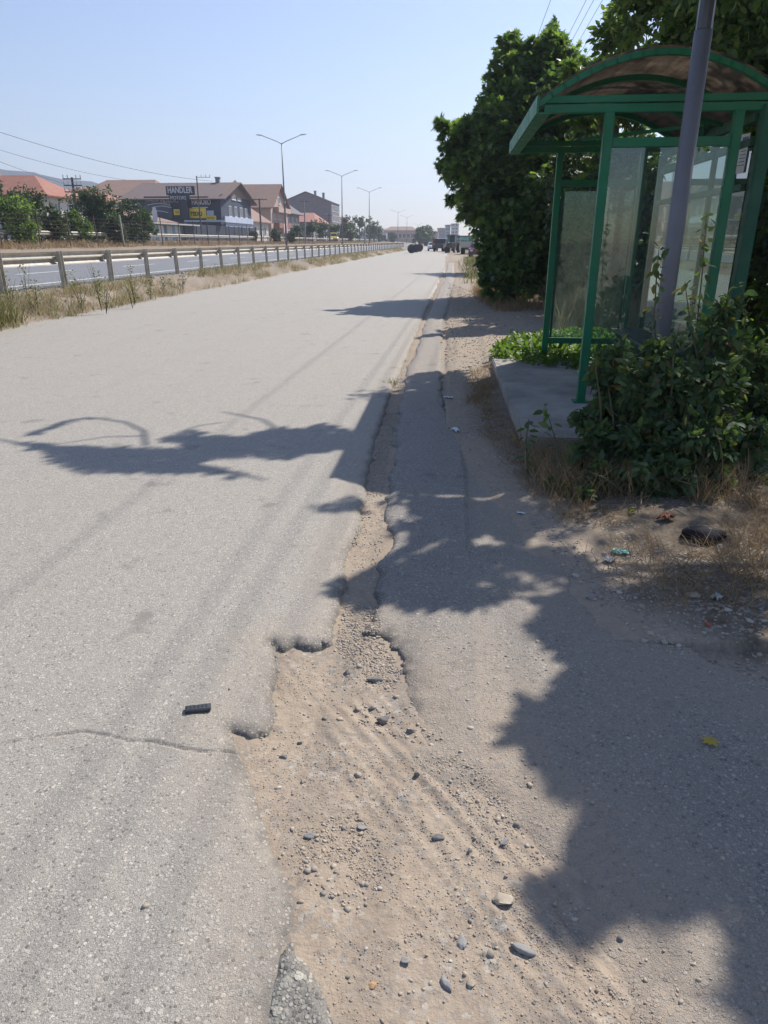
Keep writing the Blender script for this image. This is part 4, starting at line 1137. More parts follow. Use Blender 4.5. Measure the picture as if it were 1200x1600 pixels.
# ------------------------------------------------------------------ vegetation
def leafmat(name, cols, trans=0.35, tcol=None, rough=0.5):
    m, nt, b, out = newmat(name)
    a = nt.nodes.new("ShaderNodeAttribute"); a.attribute_name = "rnd"
    c = ramp(nt, a.outputs["Fac"], [(i / (len(cols) - 1), c) for i, c in enumerate(cols)])
    nt.links.new(c, b.inputs["Base Color"]); b.inputs["Roughness"].default_value = rough; b.inputs["Specular IOR Level"].default_value = .35
    if trans:
        tl = N(nt, "BsdfTranslucent")
        tc = mixc(nt, 1.0, c, tcol or (1.7, 1.75, .6), 'MULTIPLY')
        nt.links.new(tc, tl.inputs[0])
        mx = N(nt, "MixShader"); mx.inputs[0].default_value = trans
        nt.links.new(b.outputs[0], mx.inputs[1]); nt.links.new(tl.outputs[0], mx.inputs[2]); nt.links.new(mx.outputs[0], out.inputs[0])
    return m
L_FIG = leafmat("fig_leaves", [(.04, .078, .038), (.065, .115, .048), (.10, .165, .062), (.17, .235, .09)], .55, rough=.36)
L_TREE = leafmat("tree_leaves", [(.045, .085, .036), (.075, .13, .046), (.12, .18, .06), (.18, .225, .07)], .52)
L_DARK = leafmat("dark_leaves", [(.028, .048, .026), (.05, .078, .036), (.08, .11, .045)], .3)
L_BUSH = leafmat("bush_leaves", [(.038, .072, .04), (.06, .112, .052), (.09, .145, .058), (.11, .165, .068), (.14, .115, .055)], .4, rough=.62)
L_IVY = leafmat("ivy_leaves", [(.05, .10, .02), (.09, .16, .03), (.15, .22, .05)], .42)
L_FAR = leafmat("far_tree_leaves", [(.030, .055, .028), (.05, .085, .035), (.075, .11, .045)], .25)
L_STRAW = leafmat("dry_grass", [(.16, .10, .055), (.28, .20, .11), (.40, .31, .17), (.30, .17, .09)], .3, (1.2, 1.1, .9), .7)
L_GRASS = leafmat("green_grass", [(.05, .08, .025), (.12, .14, .05), (.22, .20, .09), (.30, .25, .13)], .35, (1.3, 1.3, .8), .6)
L_PALE = leafmat("pale_straw", [(.30, .24, .15), (.42, .36, .24), (.50, .44, .30), (.36, .28, .16)], .3, (1.2, 1.1, .9), .7)
M_BARK = plain("bark", (.10, .08, .06), .95, var=.35, scale=7, bmp=.6)
M_STEM = plain("green_brown_stem", (.10, .09, .05), .8, var=.3, scale=9)

OVAL = (np.array([(0, 0, 0), (-.20, .22, .04), (0, .25, -.02), (.20, .22, .04), (-.27, .52, .05), (0, .55, -.02), (.27, .52, .05), (-.17, .80, .01), (0, .82, -.05), (.17, .80, .01), (0, 1.05, -.10)]),
        np.array([(0, 2, 1, 1), (0, 3, 2, 2), (1, 2, 5, 4), (2, 3, 6, 5), (4, 5, 8, 7), (5, 6, 9, 8), (7, 8, 10, 10), (8, 9, 10, 10)]))
def tri(F):
    out = []
    for f in F:
        out.append((f[0], f[1], f[2]))
        if f[3] != f[2]: out.append((f[0], f[2], f[3]))
    return np.array(out)
OVAL = (OVAL[0], tri(OVAL[1]))
DIAM = (np.array([(0, 0, 0), (-.30, .5, .06), (.30, .5, .06), (0, 1, -.05)]), np.array([(0, 2, 1), (1, 2, 3)]))
_o = [(0, 0, 0), (-.10, .16, .02), (-.42, .05, -.02), (-.30, .34, .05), (-.60, .52, -.03), (-.24, .56, .05), (-.26, .98, -.04), (0, .70, .04), (.0, 1.15, -.08), (.10, .72, .04), (.30, .95, -.04), (.24, .56, .05), (.60, .50, -.03), (.30, .34, .05), (.42, .05, -.02), (.10, .16, .02), (0, .40, -.02)]
LOBE = (np.array(_o), np.array([(16, i, i + 1) for i in range(15)] + [(16, 15, 0)])[:, ::-1])
def unit(a): return a / np.maximum(np.linalg.norm(a, axis=-1, keepdims=True), 1e-9)
def leaves(name, P_, size, mat, parent, shape=OVAL, out=None, outk=.8, upk=.6, droop=.35, sv=.35, rng=RNG, loc=(0, 0, 0), tag_rnd=None):
    P_ = np.asarray(P_, float); n = len(P_)
    d = rng.normal(size=(n, 3))
    if out is not None: d += unit(out) * outk * 1.5
    d[:, 2] -= droop
    d = unit(d)
    nr = rng.normal(size=(n, 3)) * .8; nr[:, 2] += upk * 1.6
    if out is not None: nr += unit(out) * .6
    nr = unit(nr - d * np.sum(nr * d, -1, keepdims=True))
    r = np.cross(d, nr)
    s = size * (1 + sv * rng.uniform(-1, 1, n))
    T, F = shape
    V = P_[:, None, :] + s[:, None, None] * (T[None, :, 0:1] * r[:, None, :] + T[None, :, 1:2] * d[:, None, :] + T[None, :, 2:3] * nr[:, None, :])
    FF = (F[None] + (np.arange(n) * len(T))[:, None, None]).reshape(-1, F.shape[1])
    rnd = np.repeat(rng.uniform(0, 1, n) if tag_rnd is None else tag_rnd, len(T))
    return np_mesh(name, V.reshape(-1, 3) - np.array(loc), FF, mat, parent, {"rnd": rnd}, smooth=True)

def clump_points(clumps, n, rng=RNG, shell=.45, squash=.85, sub=True):
    """clumps: (x, y, z, r). Each clump is broken into smaller tufts so light and gaps show between them"""
    C = np.array(clumps, float); w = C[:, 3] ** 2; w = w / w.sum()
    if sub:
        k = max(60, n // 26)
        ci = rng.choice(len(C), k, p=w)
        dr = unit(rng.normal(size=(k, 3))); dr[:, 2] *= squash
        rad = rng.uniform(0, 1, k) ** shell
        tc = C[ci, :3] + dr * (rad * C[ci, 3] * 1.0)[:, None]
        tr = C[ci, 3] * rng.uniform(.16, .36, k)
        ti = rng.integers(0, k, n)
        d2 = unit(rng.normal(size=(n, 3)))
        pts = tc[ti] + d2 * (tr[ti] * rng.uniform(.2, 1, n) ** .5)[:, None]
        out = unit(pts - C[ci[ti], :3]) * .6 + d2 * .6
    else:
        ci = rng.choice(len(C), n, p=w); dr = unit(rng.normal(size=(n, 3)))
        pts = C[ci, :3] + dr * (rng.uniform(0, 1, n) ** shell * C[ci, 3])[:, None]; out = dr
    return pts, out

def slab_sun(p):
    gx, gy = p[:, 0] - SUN.x * p[:, 2], p[:, 1] - SUN.y * p[:, 2]
    return ~((gx > .2) & (gx < 1.7) & (gy > 8.15) & (gy < 10.6))
def tree(name, label, base, clumps, n, size, mat, shape=OVAL, trunk_r=.12, cat="tree", group=None, limbs=True, fork=None, zmin=.05, shell=.45, keep=None, seed=1, maxlimb=16):
    rng = np.random.default_rng(seed)
    t = thing(name, label, cat, base, 0, group)
    bx = Vector(base)
    pts, out = clump_points(clumps, n, rng, shell)
    ok = pts[:, 2] > base[2] + zmin
    if keep is not None: ok &= keep(pts)
    if base[1] < 19: ok &= slab_sun(pts)
    pts, out = pts[ok], out[ok]
    leaves("crown", pts, size, mat, t, shape, out, rng=rng, loc=base)
    m = MB()
    top = max(c[2] + c[3] * .4 for c in clumps)
    cx = sum(c[0] for c in clumps) / len(clumps); cy = sum(c[1] for c in clumps) / len(clumps)
    fk = Vector(fork) if fork else Vector((bx.x * .6 + cx * .4, bx.y * .6 + cy * .4, bx.z + (top - bx.z) * .38))
    tp = Vector((cx, cy, bx.z + (top - bx.z) * .82))
    r = random.Random(seed)
    mid = bx.lerp(fk, .5) + Vector((r.uniform(-.1, .1), r.uniform(-.1, .1), 0))
    m.tube([bx - Vector((0, 0, .3)) - bx, mid - bx, fk - bx, tp - bx], [trunk_r * 1.25, trunk_r, trunk_r * .8, trunk_r * .2], 9)
    if limbs:
        for c in sorted(clumps, key=lambda c: -c[3])[:maxlimb]:
            e = Vector(c[:3]); s = fk.lerp(tp, r.uniform(0, .5)) if e.z > fk.z else bx.lerp(fk, r.uniform(.3, .9))
            md = s.lerp(e, .5) + Vector((r.uniform(-.2, .2), r.uniform(-.2, .2), .12 * (e - s).length))
            m.tube([s - bx, md - bx, e - bx], [trunk_r * .5, trunk_r * .3, trunk_r * .1], 6)
            for q in range(3):
                o_ = Vector((r.gauss(0, 1), r.gauss(0, 1), r.gauss(.2, .8))).normalized() * c[3] * .85
                m.tube([md.lerp(e, .6) - bx, e + o_ - bx], [trunk_r * .14, trunk_r * .04], 4)
    m.build("trunk", M_BARK, t, smooth=True)
    return t

def pc(u, v, D, rp):
    p = P(u, v, D); return (p.x, p.y, p.z, rp * D / 1190)

# fig trees along the right verge
figA = [pc(733, 212, 20.5, 40), pc(712, 245, 20.5, 30), pc(757, 275, 20, 55), pc(800, 225, 20, 65), pc(815, 115, 21, 42), pc(850, 85, 21, 40), pc(795, 165, 20.5, 45),
        pc(850, 165, 20.5, 70), pc(885, 120, 21, 40), pc(785, 120, 21, 24), pc(765, 160, 21, 22), pc(800, 75, 21.2, 22), pc(862, 58, 21, 20), pc(770, 345, 19.5, 46), pc(800, 410, 19, 45), pc(840, 320, 19, 90), pc(830, 405, 18.6, 70), pc(890, 380, 18.5, 75), pc(905, 200, 20, 60),
        pc(748, 318, 20, 38), pc(900, 290, 19, 85), pc(785, 455, 18.5, 24), pc(765, 432, 19, 18), pc(760, 452, 18.8, 16), pc(772, 400, 19, 26), pc(692, 200, 20.5, 16), pc(742, 190, 20.5, 20), pc(700, 268, 20.5, 15), pc(712, 318, 20.5, 14), pc(960, 330, 19, 80), pc(950, 240, 20, 60), pc(760, 250, 22, 50), pc(820, 290, 22, 80), pc(880, 430, 18, 45)]
b_ = G(860, 462)
tree("fig_tree", "big dark fig tree with lobed leaves leaning over the road beyond the shelter", (b_.x + .6, b_.y + 1.5, 0), figA, 38000, .155, L_FIG, LOBE, .16, seed=3)
figA2 = [pc(905, 105, 16, 22), pc(935, 118, 16, 26), pc(965, 125, 16, 22), pc(990, 140, 16, 26), pc(1020, 160, 16, 30), pc(955, 165, 16, 35), pc(910, 165, 16.5, 30), pc(1000, 90, 17, 18), pc(960, 90, 17, 12)]
p0 = P(980, 160, 16)
tree("fig_tree", "lighter green fig crown showing just above the shelter roof", (p0.x, p0.y + .5, 0), figA2 + [(p0.x, p0.y, 2.4, 1.0), (p0.x + .8, p0.y, 1.2, 1.0)], 7500, .17, leafmat("light_fig_leaves", [(.05, .09, .025), (.09, .15, .04), (.14, .21, .06)], .42), LOBE, .09, seed=4)
def wtree(name, label, x, y, hgt, R, n, size, mat, seed, zb=0.0, base=.3, shape=OVAL, squash=1.0, group=None, nc=13, trunk=.14):
    r = random.Random(seed); cl = []
    for k in range(nc):
        a_ = r.uniform(0, 2 * math.pi); q = r.uniform(.15, 1) ** .6
        z = zb + hgt * (base + (1 - base) * r.uniform(.12, .95)); f = math.sin(max(.15, (z - zb) / hgt) * math.pi) ** .5
        cl.append((x + math.cos(a_) * R * q * f * .7, y + math.sin(a_) * R * q * f * .7, min(z, zb + hgt - R * .3), R * r.uniform(.30, .46)))
    cl.append((x, y, zb + hgt * .86, R * .34)); cl.append((x, y, zb + hgt * .6, R * .55))
    return tree(name, label, (x, y, zb), cl, n, size, mat, shape, trunk, group=group, seed=seed)
wtree("roadside_tree", "second dark roadside tree behind the fig, shading the road", 4.1, 40, 6.2, 3.9, 7500, .26, L_FIG, 11, base=.32, shape=DIAM)
wtree("roadside_tree", "third roadside tree in the row behind the fig", 6.0, 54, 6.4, 3.6, 5000, .30, L_FIG, 12, base=.2, shape=DIAM)
wtree("roadside_tree", "roadside tree standing over the maroon car", 8.2, 76, 7.4, 4.0, 4500, .36, L_FAR, 13, base=.1, shape=DIAM)
wtree("roadside_tree", "roadside tree behind the green trailer", 9.5, 108, 9.5, 5.2, 4000, .5, L_FAR, 14, base=.1, shape=DIAM)
wtree("roadside_tree", "hazy roadside tree beyond the green trailer", 9.0, 150, 12, 6.5, 3500, .6, L_FAR, 15, base=.05, shape=DIAM)
# tree behind and over the shelter
E = [pc(1000, 45, 11.5, 55), pc(985, 12, 12, 30), pc(1075, 50, 10.5, 75), pc(1150, 60, 10, 85), pc(1045, 115, 11, 40), pc(1100, 130, 10.5, 45), pc(1180, 130, 9.6, 70), pc(1210, 60, 9.4, 80), pc(1130, 0, 10.5, 70), pc(1060, -30, 11, 70),
     pc(1180, -60, 10, 110), pc(1100, -100, 11, 110), pc(1210, 220, 9.2, 60), pc(1230, 300, 9, 60), pc(1240, 380, 8.8, 60), pc(1225, 450, 8.8, 45), pc(1230, 520, 8.6, 45)]
tree("shelter_tree", "leafy tree rising behind the shelter roof at the upper right", (5.0, 9.8, 0), E, 26000, .10, L_TREE, OVAL, .15, seed=21, zmin=.1,
     keep=lambda p: ((p[:, 0] - SUN.x * p[:, 2]) > .15) | ((p[:, 1] - SUN.y * p[:, 2]) > 7.2))
# hedge behind the shelter
r_ = random.Random(8); HC = []
for k in range(46):
    yy = r_.uniform(6.6, 17.0); HC.append((r_.uniform(3.5, 5.2) + max(0, yy - 10) * .06, yy, r_.uniform(.3, 3.0), r_.uniform(.5, .85)))
tree("dark_hedge", "dark overgrown hedge closing the view behind the shelter glass", (4.3, 11.0, 0), HC, 26000, .13, L_DARK, OVAL, .07, cat="hedge", seed=22, keep=lambda p: p[:, 0] > 2.85)
HC2 = [pc(960, 300, 15.5, 60), pc(910, 330, 16, 60), pc(1010, 330, 15, 60), pc(1000, 400, 14.5, 45), pc(940, 400, 15.5, 50), pc(1050, 340, 14, 60), pc(900, 270, 17, 50), pc(1040, 410, 14, 40), pc(980, 250, 16, 50), pc(1060, 270, 14.5, 50)]
tree("hedge_bush", "dark bush seen through the far glass panel of the shelter", (3.9, 15.2, 0), HC2, 9000, .14, L_DARK, OVAL, .07, cat="bush", seed=23)

# bush before the shelter, with upright shoots
def inside_box(p): return np.ones(len(p), bool)
BD = 4.75
BC = [pc(960, 610, 5.0, 50), pc(1030, 600, BD, 62), pc(1105, 610, BD, 70), pc(1000, 690, 4.6, 62), pc(1085, 700, 4.5, 75), pc(935, 690, 4.7, 36), pc(1160, 690, 4.6, 50), pc(1035, 545, BD, 34), pc(1120, 530, 4.9, 42),
      pc(1000, 770, 4.25, 38), pc(1060, 765, 4.2, 42), pc(1170, 600, 5.0, 50), pc(895, 770, 4.4, 24), pc(930, 760, 4.35, 32), pc(960, 560, 5.0, 22), pc(1130, 480, 5.0, 24), pc(1190, 560, 5.1, 40), pc(1130, 760, 4.3, 28),
      pc(880, 765, 4.35, 30), pc(915, 790, 4.15, 30), pc(970, 800, 4.0, 28), pc(1030, 800, 4.0, 26), pc(905, 715, 4.6, 30), pc(950, 740, 4.4, 40), pc(1020, 735, 4.3, 50), pc(1190, 760, 4.4, 36), pc(925, 650, 4.95, 30), pc(1200, 640, 5.0, 60)]
bb = G(1040, 790)
bush = thing("leafy_bush", "broad leafy dark green bush in front of the shelter, around the grey pole", "bush", (bb.x, bb.y, 0))
rb = np.random.default_rng(31)
pts, out = clump_points(BC, 12500, rb, .55)
ok = (pts[:, 2] > .03)
FOL = [(pts[ok], out[ok])]
m = MB(); r = random.Random(4)
for c in BC * 2:
    e = Vector(c[:3]) + Vector((r.gauss(0, .08), r.gauss(0, .08), r.gauss(0.05, .06))); s = Vector((bb.x + r.uniform(-.35, .3), bb.y + r.uniform(.1, .8), -.03))
    md = s.lerp(e, .55) + Vector((r.uniform(-.05, .05), r.uniform(-.05, .05), .06))
    m.tube([s - Vector((bb.x, bb.y, 0)), md - Vector((bb.x, bb.y, 0)), e - Vector((bb.x, bb.y, 0))], [.011, .008, .003], 5)
m.build("stem", M_STEM, bush)
def shoot(pts_, nl, size, jitter=.035):
    """upright shoot with alternate leaves"""
    w = [Vector(p) for p in pts_]
    m = MB(); o_ = Vector((bb.x, bb.y, 0)); m.tube([p - o_ for p in w], [.007] + [.005] * (len(w) - 2) + [.002], 5); m.build("shoot_stem", M_STEM, bush)
    P_, O_ = [], []
    for k in range(nl):
        t_ = (k + .5) / nl * (len(w) - 1); i = min(int(t_), len(w) - 2); p = w[i].lerp(w[i + 1], t_ - i)
        a_ = k * 2.4 + r.uniform(-.4, .4); d = Vector((math.cos(a_), math.sin(a_), .1)); P_.append(p + d * .02); O_.append(d)
    FOL.append((np.array(P_), np.array(O_) * 2.0))
shoot([P(1085, 620, 4.9), P(1088, 520, 4.9), P(1098, 420, 4.9), P(1104, 335, 4.9)], 62, .085)
shoot([P(1030, 590, 4.9), P(1022, 500, 4.9), P(1026, 430, 4.9), P(1030, 385, 4.9)], 46, .075)
shoot([P(1090, 560, 4.8), P(1078, 500, 4.8), P(1070, 440, 4.8)], 30, .07)
shoot([P(1125, 590, 4.9), P(1135, 520, 4.9), P(1138, 450, 4.9)], 30, .08)
shoot([P(1010, 600, 5.0), P(985, 560, 5.0), P(962, 525, 5.0)], 24, .06)
shoot([P(880, 740, 4.5), P(866, 680, 4.6), P(850, 630, 4.7)], 20, .055)
shoot([P(825, 745, 4.7), P(822, 690, 4.8), P(826, 655, 4.9)], 16, .05)
shoot([P(1150, 590, 5.0), P(1165, 500, 5.0), P(1160, 440, 5.0)], 30, .07)
FP, FO = np.vstack([f[0] for f in FOL]), np.vstack([f[1] for f in FOL])
leaves("foliage", FP, .062, L_BUSH, bush, OVAL, FO, rng=rb, loc=(bb.x, bb.y, 0), droop=.6)
# bright ground ivy around the far end of the slab
def patch(name, label, poly, n, size, mat, zs, cat="ground plant", zoff=0.0, seed=5, shape=OVAL, kind=None, top=0.0):
    rg = np.random.default_rng(seed); q = np.array(gpts(poly)); lo, hi = q.min(0), q.max(0)
    P_ = rg.uniform(lo, hi, (n * 3, 2)); ok = sdf(P_[:, 0], P_[:, 1], [tuple(a) for a in q]) > -.02 + .1 * rg.random(n * 3); P_ = P_[ok][:n]
    c = q.mean(0); hgt = zs * (.35 + .65 * (.5 + vnoise(P_[:, 0] * 3, P_[:, 1] * 3, seed))) * rg.uniform(.25, 1, len(P_))
    P3 = np.column_stack([P_, hgt + zoff]); o = leaves(name, P3, size, mat, None, shape, None, upk=1.6, droop=-.2, rng=rg, loc=(c[0], c[1], 0))
    o.location = (c[0], c[1], 0)
    return tag(o, label, cat, kind=kind)
patch("ground_ivy", "bright green ivy mat around the far posts of the shelter", [(765, 572), (770, 555), (800, 540), (870, 532), (950, 528), (1010, 535), (1020, 560), (960, 598), (900, 595), (840, 590)], 7000, .078, L_IVY, .30)
patch("ground_ivy", "sunny yellow green ivy at the right edge behind the bush", [(1140, 700), (1120, 640), (1130, 590), (1200, 560), (1290, 560), (1290, 720)], 6000, .075, L_IVY, .95, seed=6)

# ---------------- grasses (nobody could count the blades)
def blades(name, P_, hgt, width, mat, lean=.5, seg=3, rng=RNG, kind="stuff", curl=.6, tone=None, z0=None, parent=None):
    P_ = np.asarray(P_, float); n = len(P_)
    a = rng.uniform(0, 2 * np.pi, n); d = np.column_stack([np.cos(a), np.sin(a)])
    L = hgt * rng.uniform(.4, 1.15, n); ln = lean * rng.uniform(.1, 1, n); cu = curl * rng.uniform(0, 1, n)
    pa = rng.uniform(0, 2 * np.pi, n); pw = np.column_stack([np.cos(pa), np.sin(pa)])
    vs = []
    for k in range(seg + 1):
        t = k / seg; off = (ln * t + cu * t * t) * L; z = L * (t - .35 * cu * t * t); w = width * (1 - t * .85) * .5
        c = np.column_stack([P_[:, 0] + d[:, 0] * off, P_[:, 1] + d[:, 1] * off, P_[:, 2] + z])
        for s in (-1, 1):
            q = c.copy(); q[:, :2] += pw * (w * s)[:, None] if np.ndim(w) else pw * w * s; vs.append(q)
    V = np.stack(vs, 1)
    F = np.array([(2 * k, 2 * k + 1, 2 * k + 3, 2 * k + 2) for k in range(seg)])
    FF = (F[None] + (np.arange(n) * V.shape[1])[:, None, None]).reshape(-1, 4)
    rnd = np.repeat(rng.uniform(0, 1, n) if tone is None else tone, V.shape[1])
    o = np_mesh(name, V.reshape(-1, 3), FF, mat, parent, {"rnd": rnd})
    if kind: tag(o, kind=kind)
    return o
def tufts(centres, per, spread, rng):
    c = np.repeat(np.asarray(centres, float), per, 0); c[:, :2] += rng.normal(size=(len(c), 2)) * spread; return c
def zground(xy):
    """height of the bare ground, coarse"""
    return np.interp(xy[:, 0], [-36, -30.5, -29.2, -27.5, -26, -24, -22.2, -20.9, -11, -10.2, -9.5, -9.15, -8.95, -8.5, -8.1], [1.45, 1.45, 1.50, 1.30, 1.15, 1.05, .75, .36, .36, .38, .33, .28, .10, 0, -.03])
rg = np.random.default_rng(51)
# median bank beside the side road
n = 1900; yy = 10 + 130 * rg.random(n) ** 1.9; xx = rg.uniform(-9.9, -8.35, n)
cc = np.column_stack([xx, yy, np.zeros(n)]); cc[:, 2] = zground(cc) - .02
keep_ = vnoise(cc[:, 0] * .8, cc[:, 1] * .35, 3) > -.12
cc = cc[keep_]
blades("bank_grass", tufts(cc, 18, .10, rg), .26, .011, L_PALE, .7, rng=rg)
cc2 = cc[rg.random(len(cc)) < .45]
blades("bank_weeds", tufts(cc2, 10, .08, rg), .42, .014, L_GRASS, .4, rng=rg)
gq = np.array([[-8.75 + rg.normal() * .28, 12.3 + rg.normal() * .55, .05] for _ in range(85)])
blades("tall_bank_grass", tufts(gq, 30, .07, rg), .66, .014, L_GRASS, .45, rng=rg)
# stalk weeds on the bank
WP = [(118, 470, .75), (128, 480, .6), (158, 478, .95), (165, 482, .7), (210, 470, .9), (206, 474, .6), (235, 462, .55), (256, 455, .5), (285, 450, .45), (318, 440, .6), (340, 436, .6), (60, 488, .7), (20, 492, .9), (0, 495, 1.0), (45, 480, .95)]
for k, (u, v, h_) in enumerate(WP):
    g = G(u, v, .12); t = thing("stalk_weed", "thin upright weed stalks growing on the bank before the crash barrier", "weed", (g.x, g.y, .1), 0, "weed stalks on the bank")
    rk = np.random.default_rng(60 + k); m = MB()
    for q in range(4):
        ex, ey = rk.normal() * .12, rk.normal() * .12
        m.tube([(0, 0, -.1), (ex * .4, ey * .4, h_ * .5), (ex, ey, h_ * rk.uniform(.7, 1.1))], [.006, .005, .002], 4)
    m.build("stalk", M_STEM, t)
    z = rk.uniform(.05, h_, 70); P_ = np.column_stack([rk.normal(size=70) * .05, rk.normal(size=70) * .05, z])
    leaves("foliage", P_, .055, L_GRASS, t, DIAM, P_ * [1, 1, 0] + 1e-4, rng=rk, droop=-.3)
# dry bank under the far barrier
n = 5200; yy = 30 + 230 * rg.random(n) ** 1.6; xx = rg.uniform(-29.0, -25.2, n)
q = np.column_stack([xx, yy, np.zeros(n)]); q[:, 2] = zground(q) - .02
blades("far_bank_grass", np.repeat(q, 4, 0) + rg.normal(size=(n * 4, 3)) * [.15, .15, 0], .40, .035, L_STRAW, .6, seg=2, rng=rg)
# right verge: dry grass by the slab and under the bush
def poly_pts(poly, n, rg, z=.0):
    q = np.array(gpts(poly)); lo, hi = q.min(0), q.max(0); P_ = rg.uniform(lo, hi, (n * 4, 2))
    ok = sdf(P_[:, 0], P_[:, 1], [tuple(a) for a in q]) > 0; P_ = P_[ok][:n]; return np.column_stack([P_, np.full(len(P_), z)])
V1 = [(735, 610), (765, 600), (800, 680), (830, 700), (900, 730), (1000, 770), (1060, 800), (950, 830), (880, 815), (820, 760), (760, 690)]
blades("verge_grass", tufts(poly_pts(V1, 300, rg, .0), 14, .04, rg), .085, .0045, L_STRAW, 1.3, rng=rg, curl=1.2)
V1b = [(800, 690), (900, 720), (1000, 740), (1150, 760), (1200, 800), (1110, 800), (1000, 795), (900, 805), (850, 780)]
blades("verge_grass", tufts(poly_pts(V1b, 90, rg, .02), 20, .05, rg), .24, .005, L_STRAW, .6, rng=rg, curl=.6)
V2 = [(1130, 900), (1130, 830), (1180, 790), (1260, 790), (1320, 960), (1200, 950)]
blades("verge_grass", tufts(poly_pts(V2, 80, rg, .02), 16, .04, rg), .20, .0045, L_STRAW, .9, rng=rg, curl=1.0)
V3 = [(900, 880), (1000, 850), (1130, 880), (1200, 960), (1100, 985), (1000, 950)]
blades("verge_grass", tufts(poly_pts(V3, 60, rg, .03), 10, .06, rg), .13, .004, L_STRAW, 1.6, rng=rg, curl=1.0)
V4 = [(740, 470), (860, 470), (1000, 470), (1010, 520), (960, 525), (890, 475), (800, 492), (745, 480)]
blades("verge_grass", tufts(poly_pts([(745, 450), (800, 462), (850, 472), (850, 492), (780, 490), (745, 470)], 260, rg, .02), 14, .10, rg), .30, .012, L_STRAW, .8, rng=rg)
blades("verge_grass", tufts(poly_pts([(870, 480), (1000, 480), (1010, 525), (960, 530), (870, 525)], 130, rg, .03), 30, .12, rg), .85, .008, L_PALE, .5, rng=rg)
blades("verge_grass", tufts(poly_pts([(728, 405), (745, 405), (750, 440), (738, 445), (725, 425)], 70, rg, .02), 12, .25, rg), .5, .03, L_GRASS, .5, rng=rg)
blades("verge_grass", tufts(poly_pts([(735, 585), (770, 570), (785, 590), (760, 640), (730, 640)], 90, rg, .0), 16, .04, rg), .10, .005, L_STRAW, 1.0, rng=rg)
V6 = [(1060, 790), (1150, 800), (1200, 850), (1200, 900), (1120, 870)]
blades("trench_weed", tufts([(lambda g: (g.x, g.y, -.03))(G(613, 598))], 40, .04, rg), .10, .008, L_GRASS, .8, rng=rg)
# tall thin seed stalks in front
m = MB()
for (u, v, D, u2, v2) in ((1128, 790, 4.2, 1118, 665), (1150, 800, 4.1, 1170, 700), (1190, 860, 3.7, 1155, 760), (1060, 790, 4.3, 1052, 700)):
    a_, b2_ = P(u, v, D), P(u2, v2, D); a_.z = 0
    m.tube([a_, a_.lerp(b2_, .6) + Vector((.02, 0, .02)), b2_], [.003, .0025, .0015], 4)
tag(m.build("seed_stalks", L_PALE), kind="stuff")

# ---------------- trees beyond the highway
TL = [(-3, 318, 52, 52, "dark tree at the left edge, first of the village trees", L_DARK), (22, 332, 50, 40, "broad-leaved dark tree right of the left-edge one", L_TREE), (55, 325, 56, 42, "bushy grey green tree before the red hipped roof", L_DARK), (86, 346, 56, 22, "rounded bush tree below the white house window", L_DARK),
      (138, 318, 64, 40, "tall green tree right of the dark stacked pole", L_FAR), (118, 345, 60, 22, "low light green shrub under the dark stacked pole", L_IVY), (165, 330, 64, 34, "green tree between the pole and the striped shed", L_FAR), (200, 333, 68, 36, "big bushy tree left of the satellite dish", L_FAR), (222, 345, 70, 24, "low rounded tree touching the striped shed", L_FAR), (178, 350, 62, 22, "shadowy low tree behind the leaning concrete post", L_DARK)]
for k, (u, v, D, rp, lb, mt) in enumerate(TL):
    c = P(u, v, D); R = rp * D / 1190 * 1.0; hgt = c.z + R * .60 - 1.3
    wtree("village_tree", lb, c.x, c.y, hgt, R * 1.15, 3600, .20, mt, 70 + k, zb=1.3, base=.0, shape=DIAM, nc=12, trunk=.12)
FT = [(462, 364, 150, 14, "low green tree left of the white van"), (485, 362, 165, 17, "green tree just behind the white van"), (505, 358, 180, 16, "tree over the yellow van roof"), (430, 372, 120, 13, "dark hedge tree below the balcony house"), (455, 373, 125, 12, "low dark bush below the grey roofed house"),
      (541, 352, 220, 16, "dark conifer-like tree right of the second lamp"), (562, 356, 240, 18, "green tree mass left of the third lamp"), (578, 358, 270, 18, "dark tree right of the third lamp"), (592, 366, 300, 14, "far tree above the white lorry"), (524, 364, 200, 12, "small tree right of the yellow van"),
      (664, 370, 260, 17, "hazy dark tree clump at the far road end"), (672, 366, 270, 13, "hazy tree right of the far clump"), (655, 372, 300, 12, "hazy tree left of the far clump"), (612, 372, 340, 9, "tiny far tree beside the pale blue house"), (645, 368, 480, 10, "faint far tree behind the concrete pipes"),
      (398, 372, 112, 9, "small hedge at the right end of the mesh screen"), (548, 368, 215, 9, "small rusty bush below the pinkish roof")]
for k, (u, v, D, rp, lb) in enumerate(FT):
    c = P(u, v, D); R = rp * D / 1180; zb = 1.4 if u < 600 else 0; hgt = c.z + R * .9 - zb
    wtree("distant_tree", lb, c.x, c.y, hgt, R, 1100, .42 * D / 170, L_FAR, 90 + k, zb=zb, base=.0, shape=DIAM, nc=9, trunk=.2)
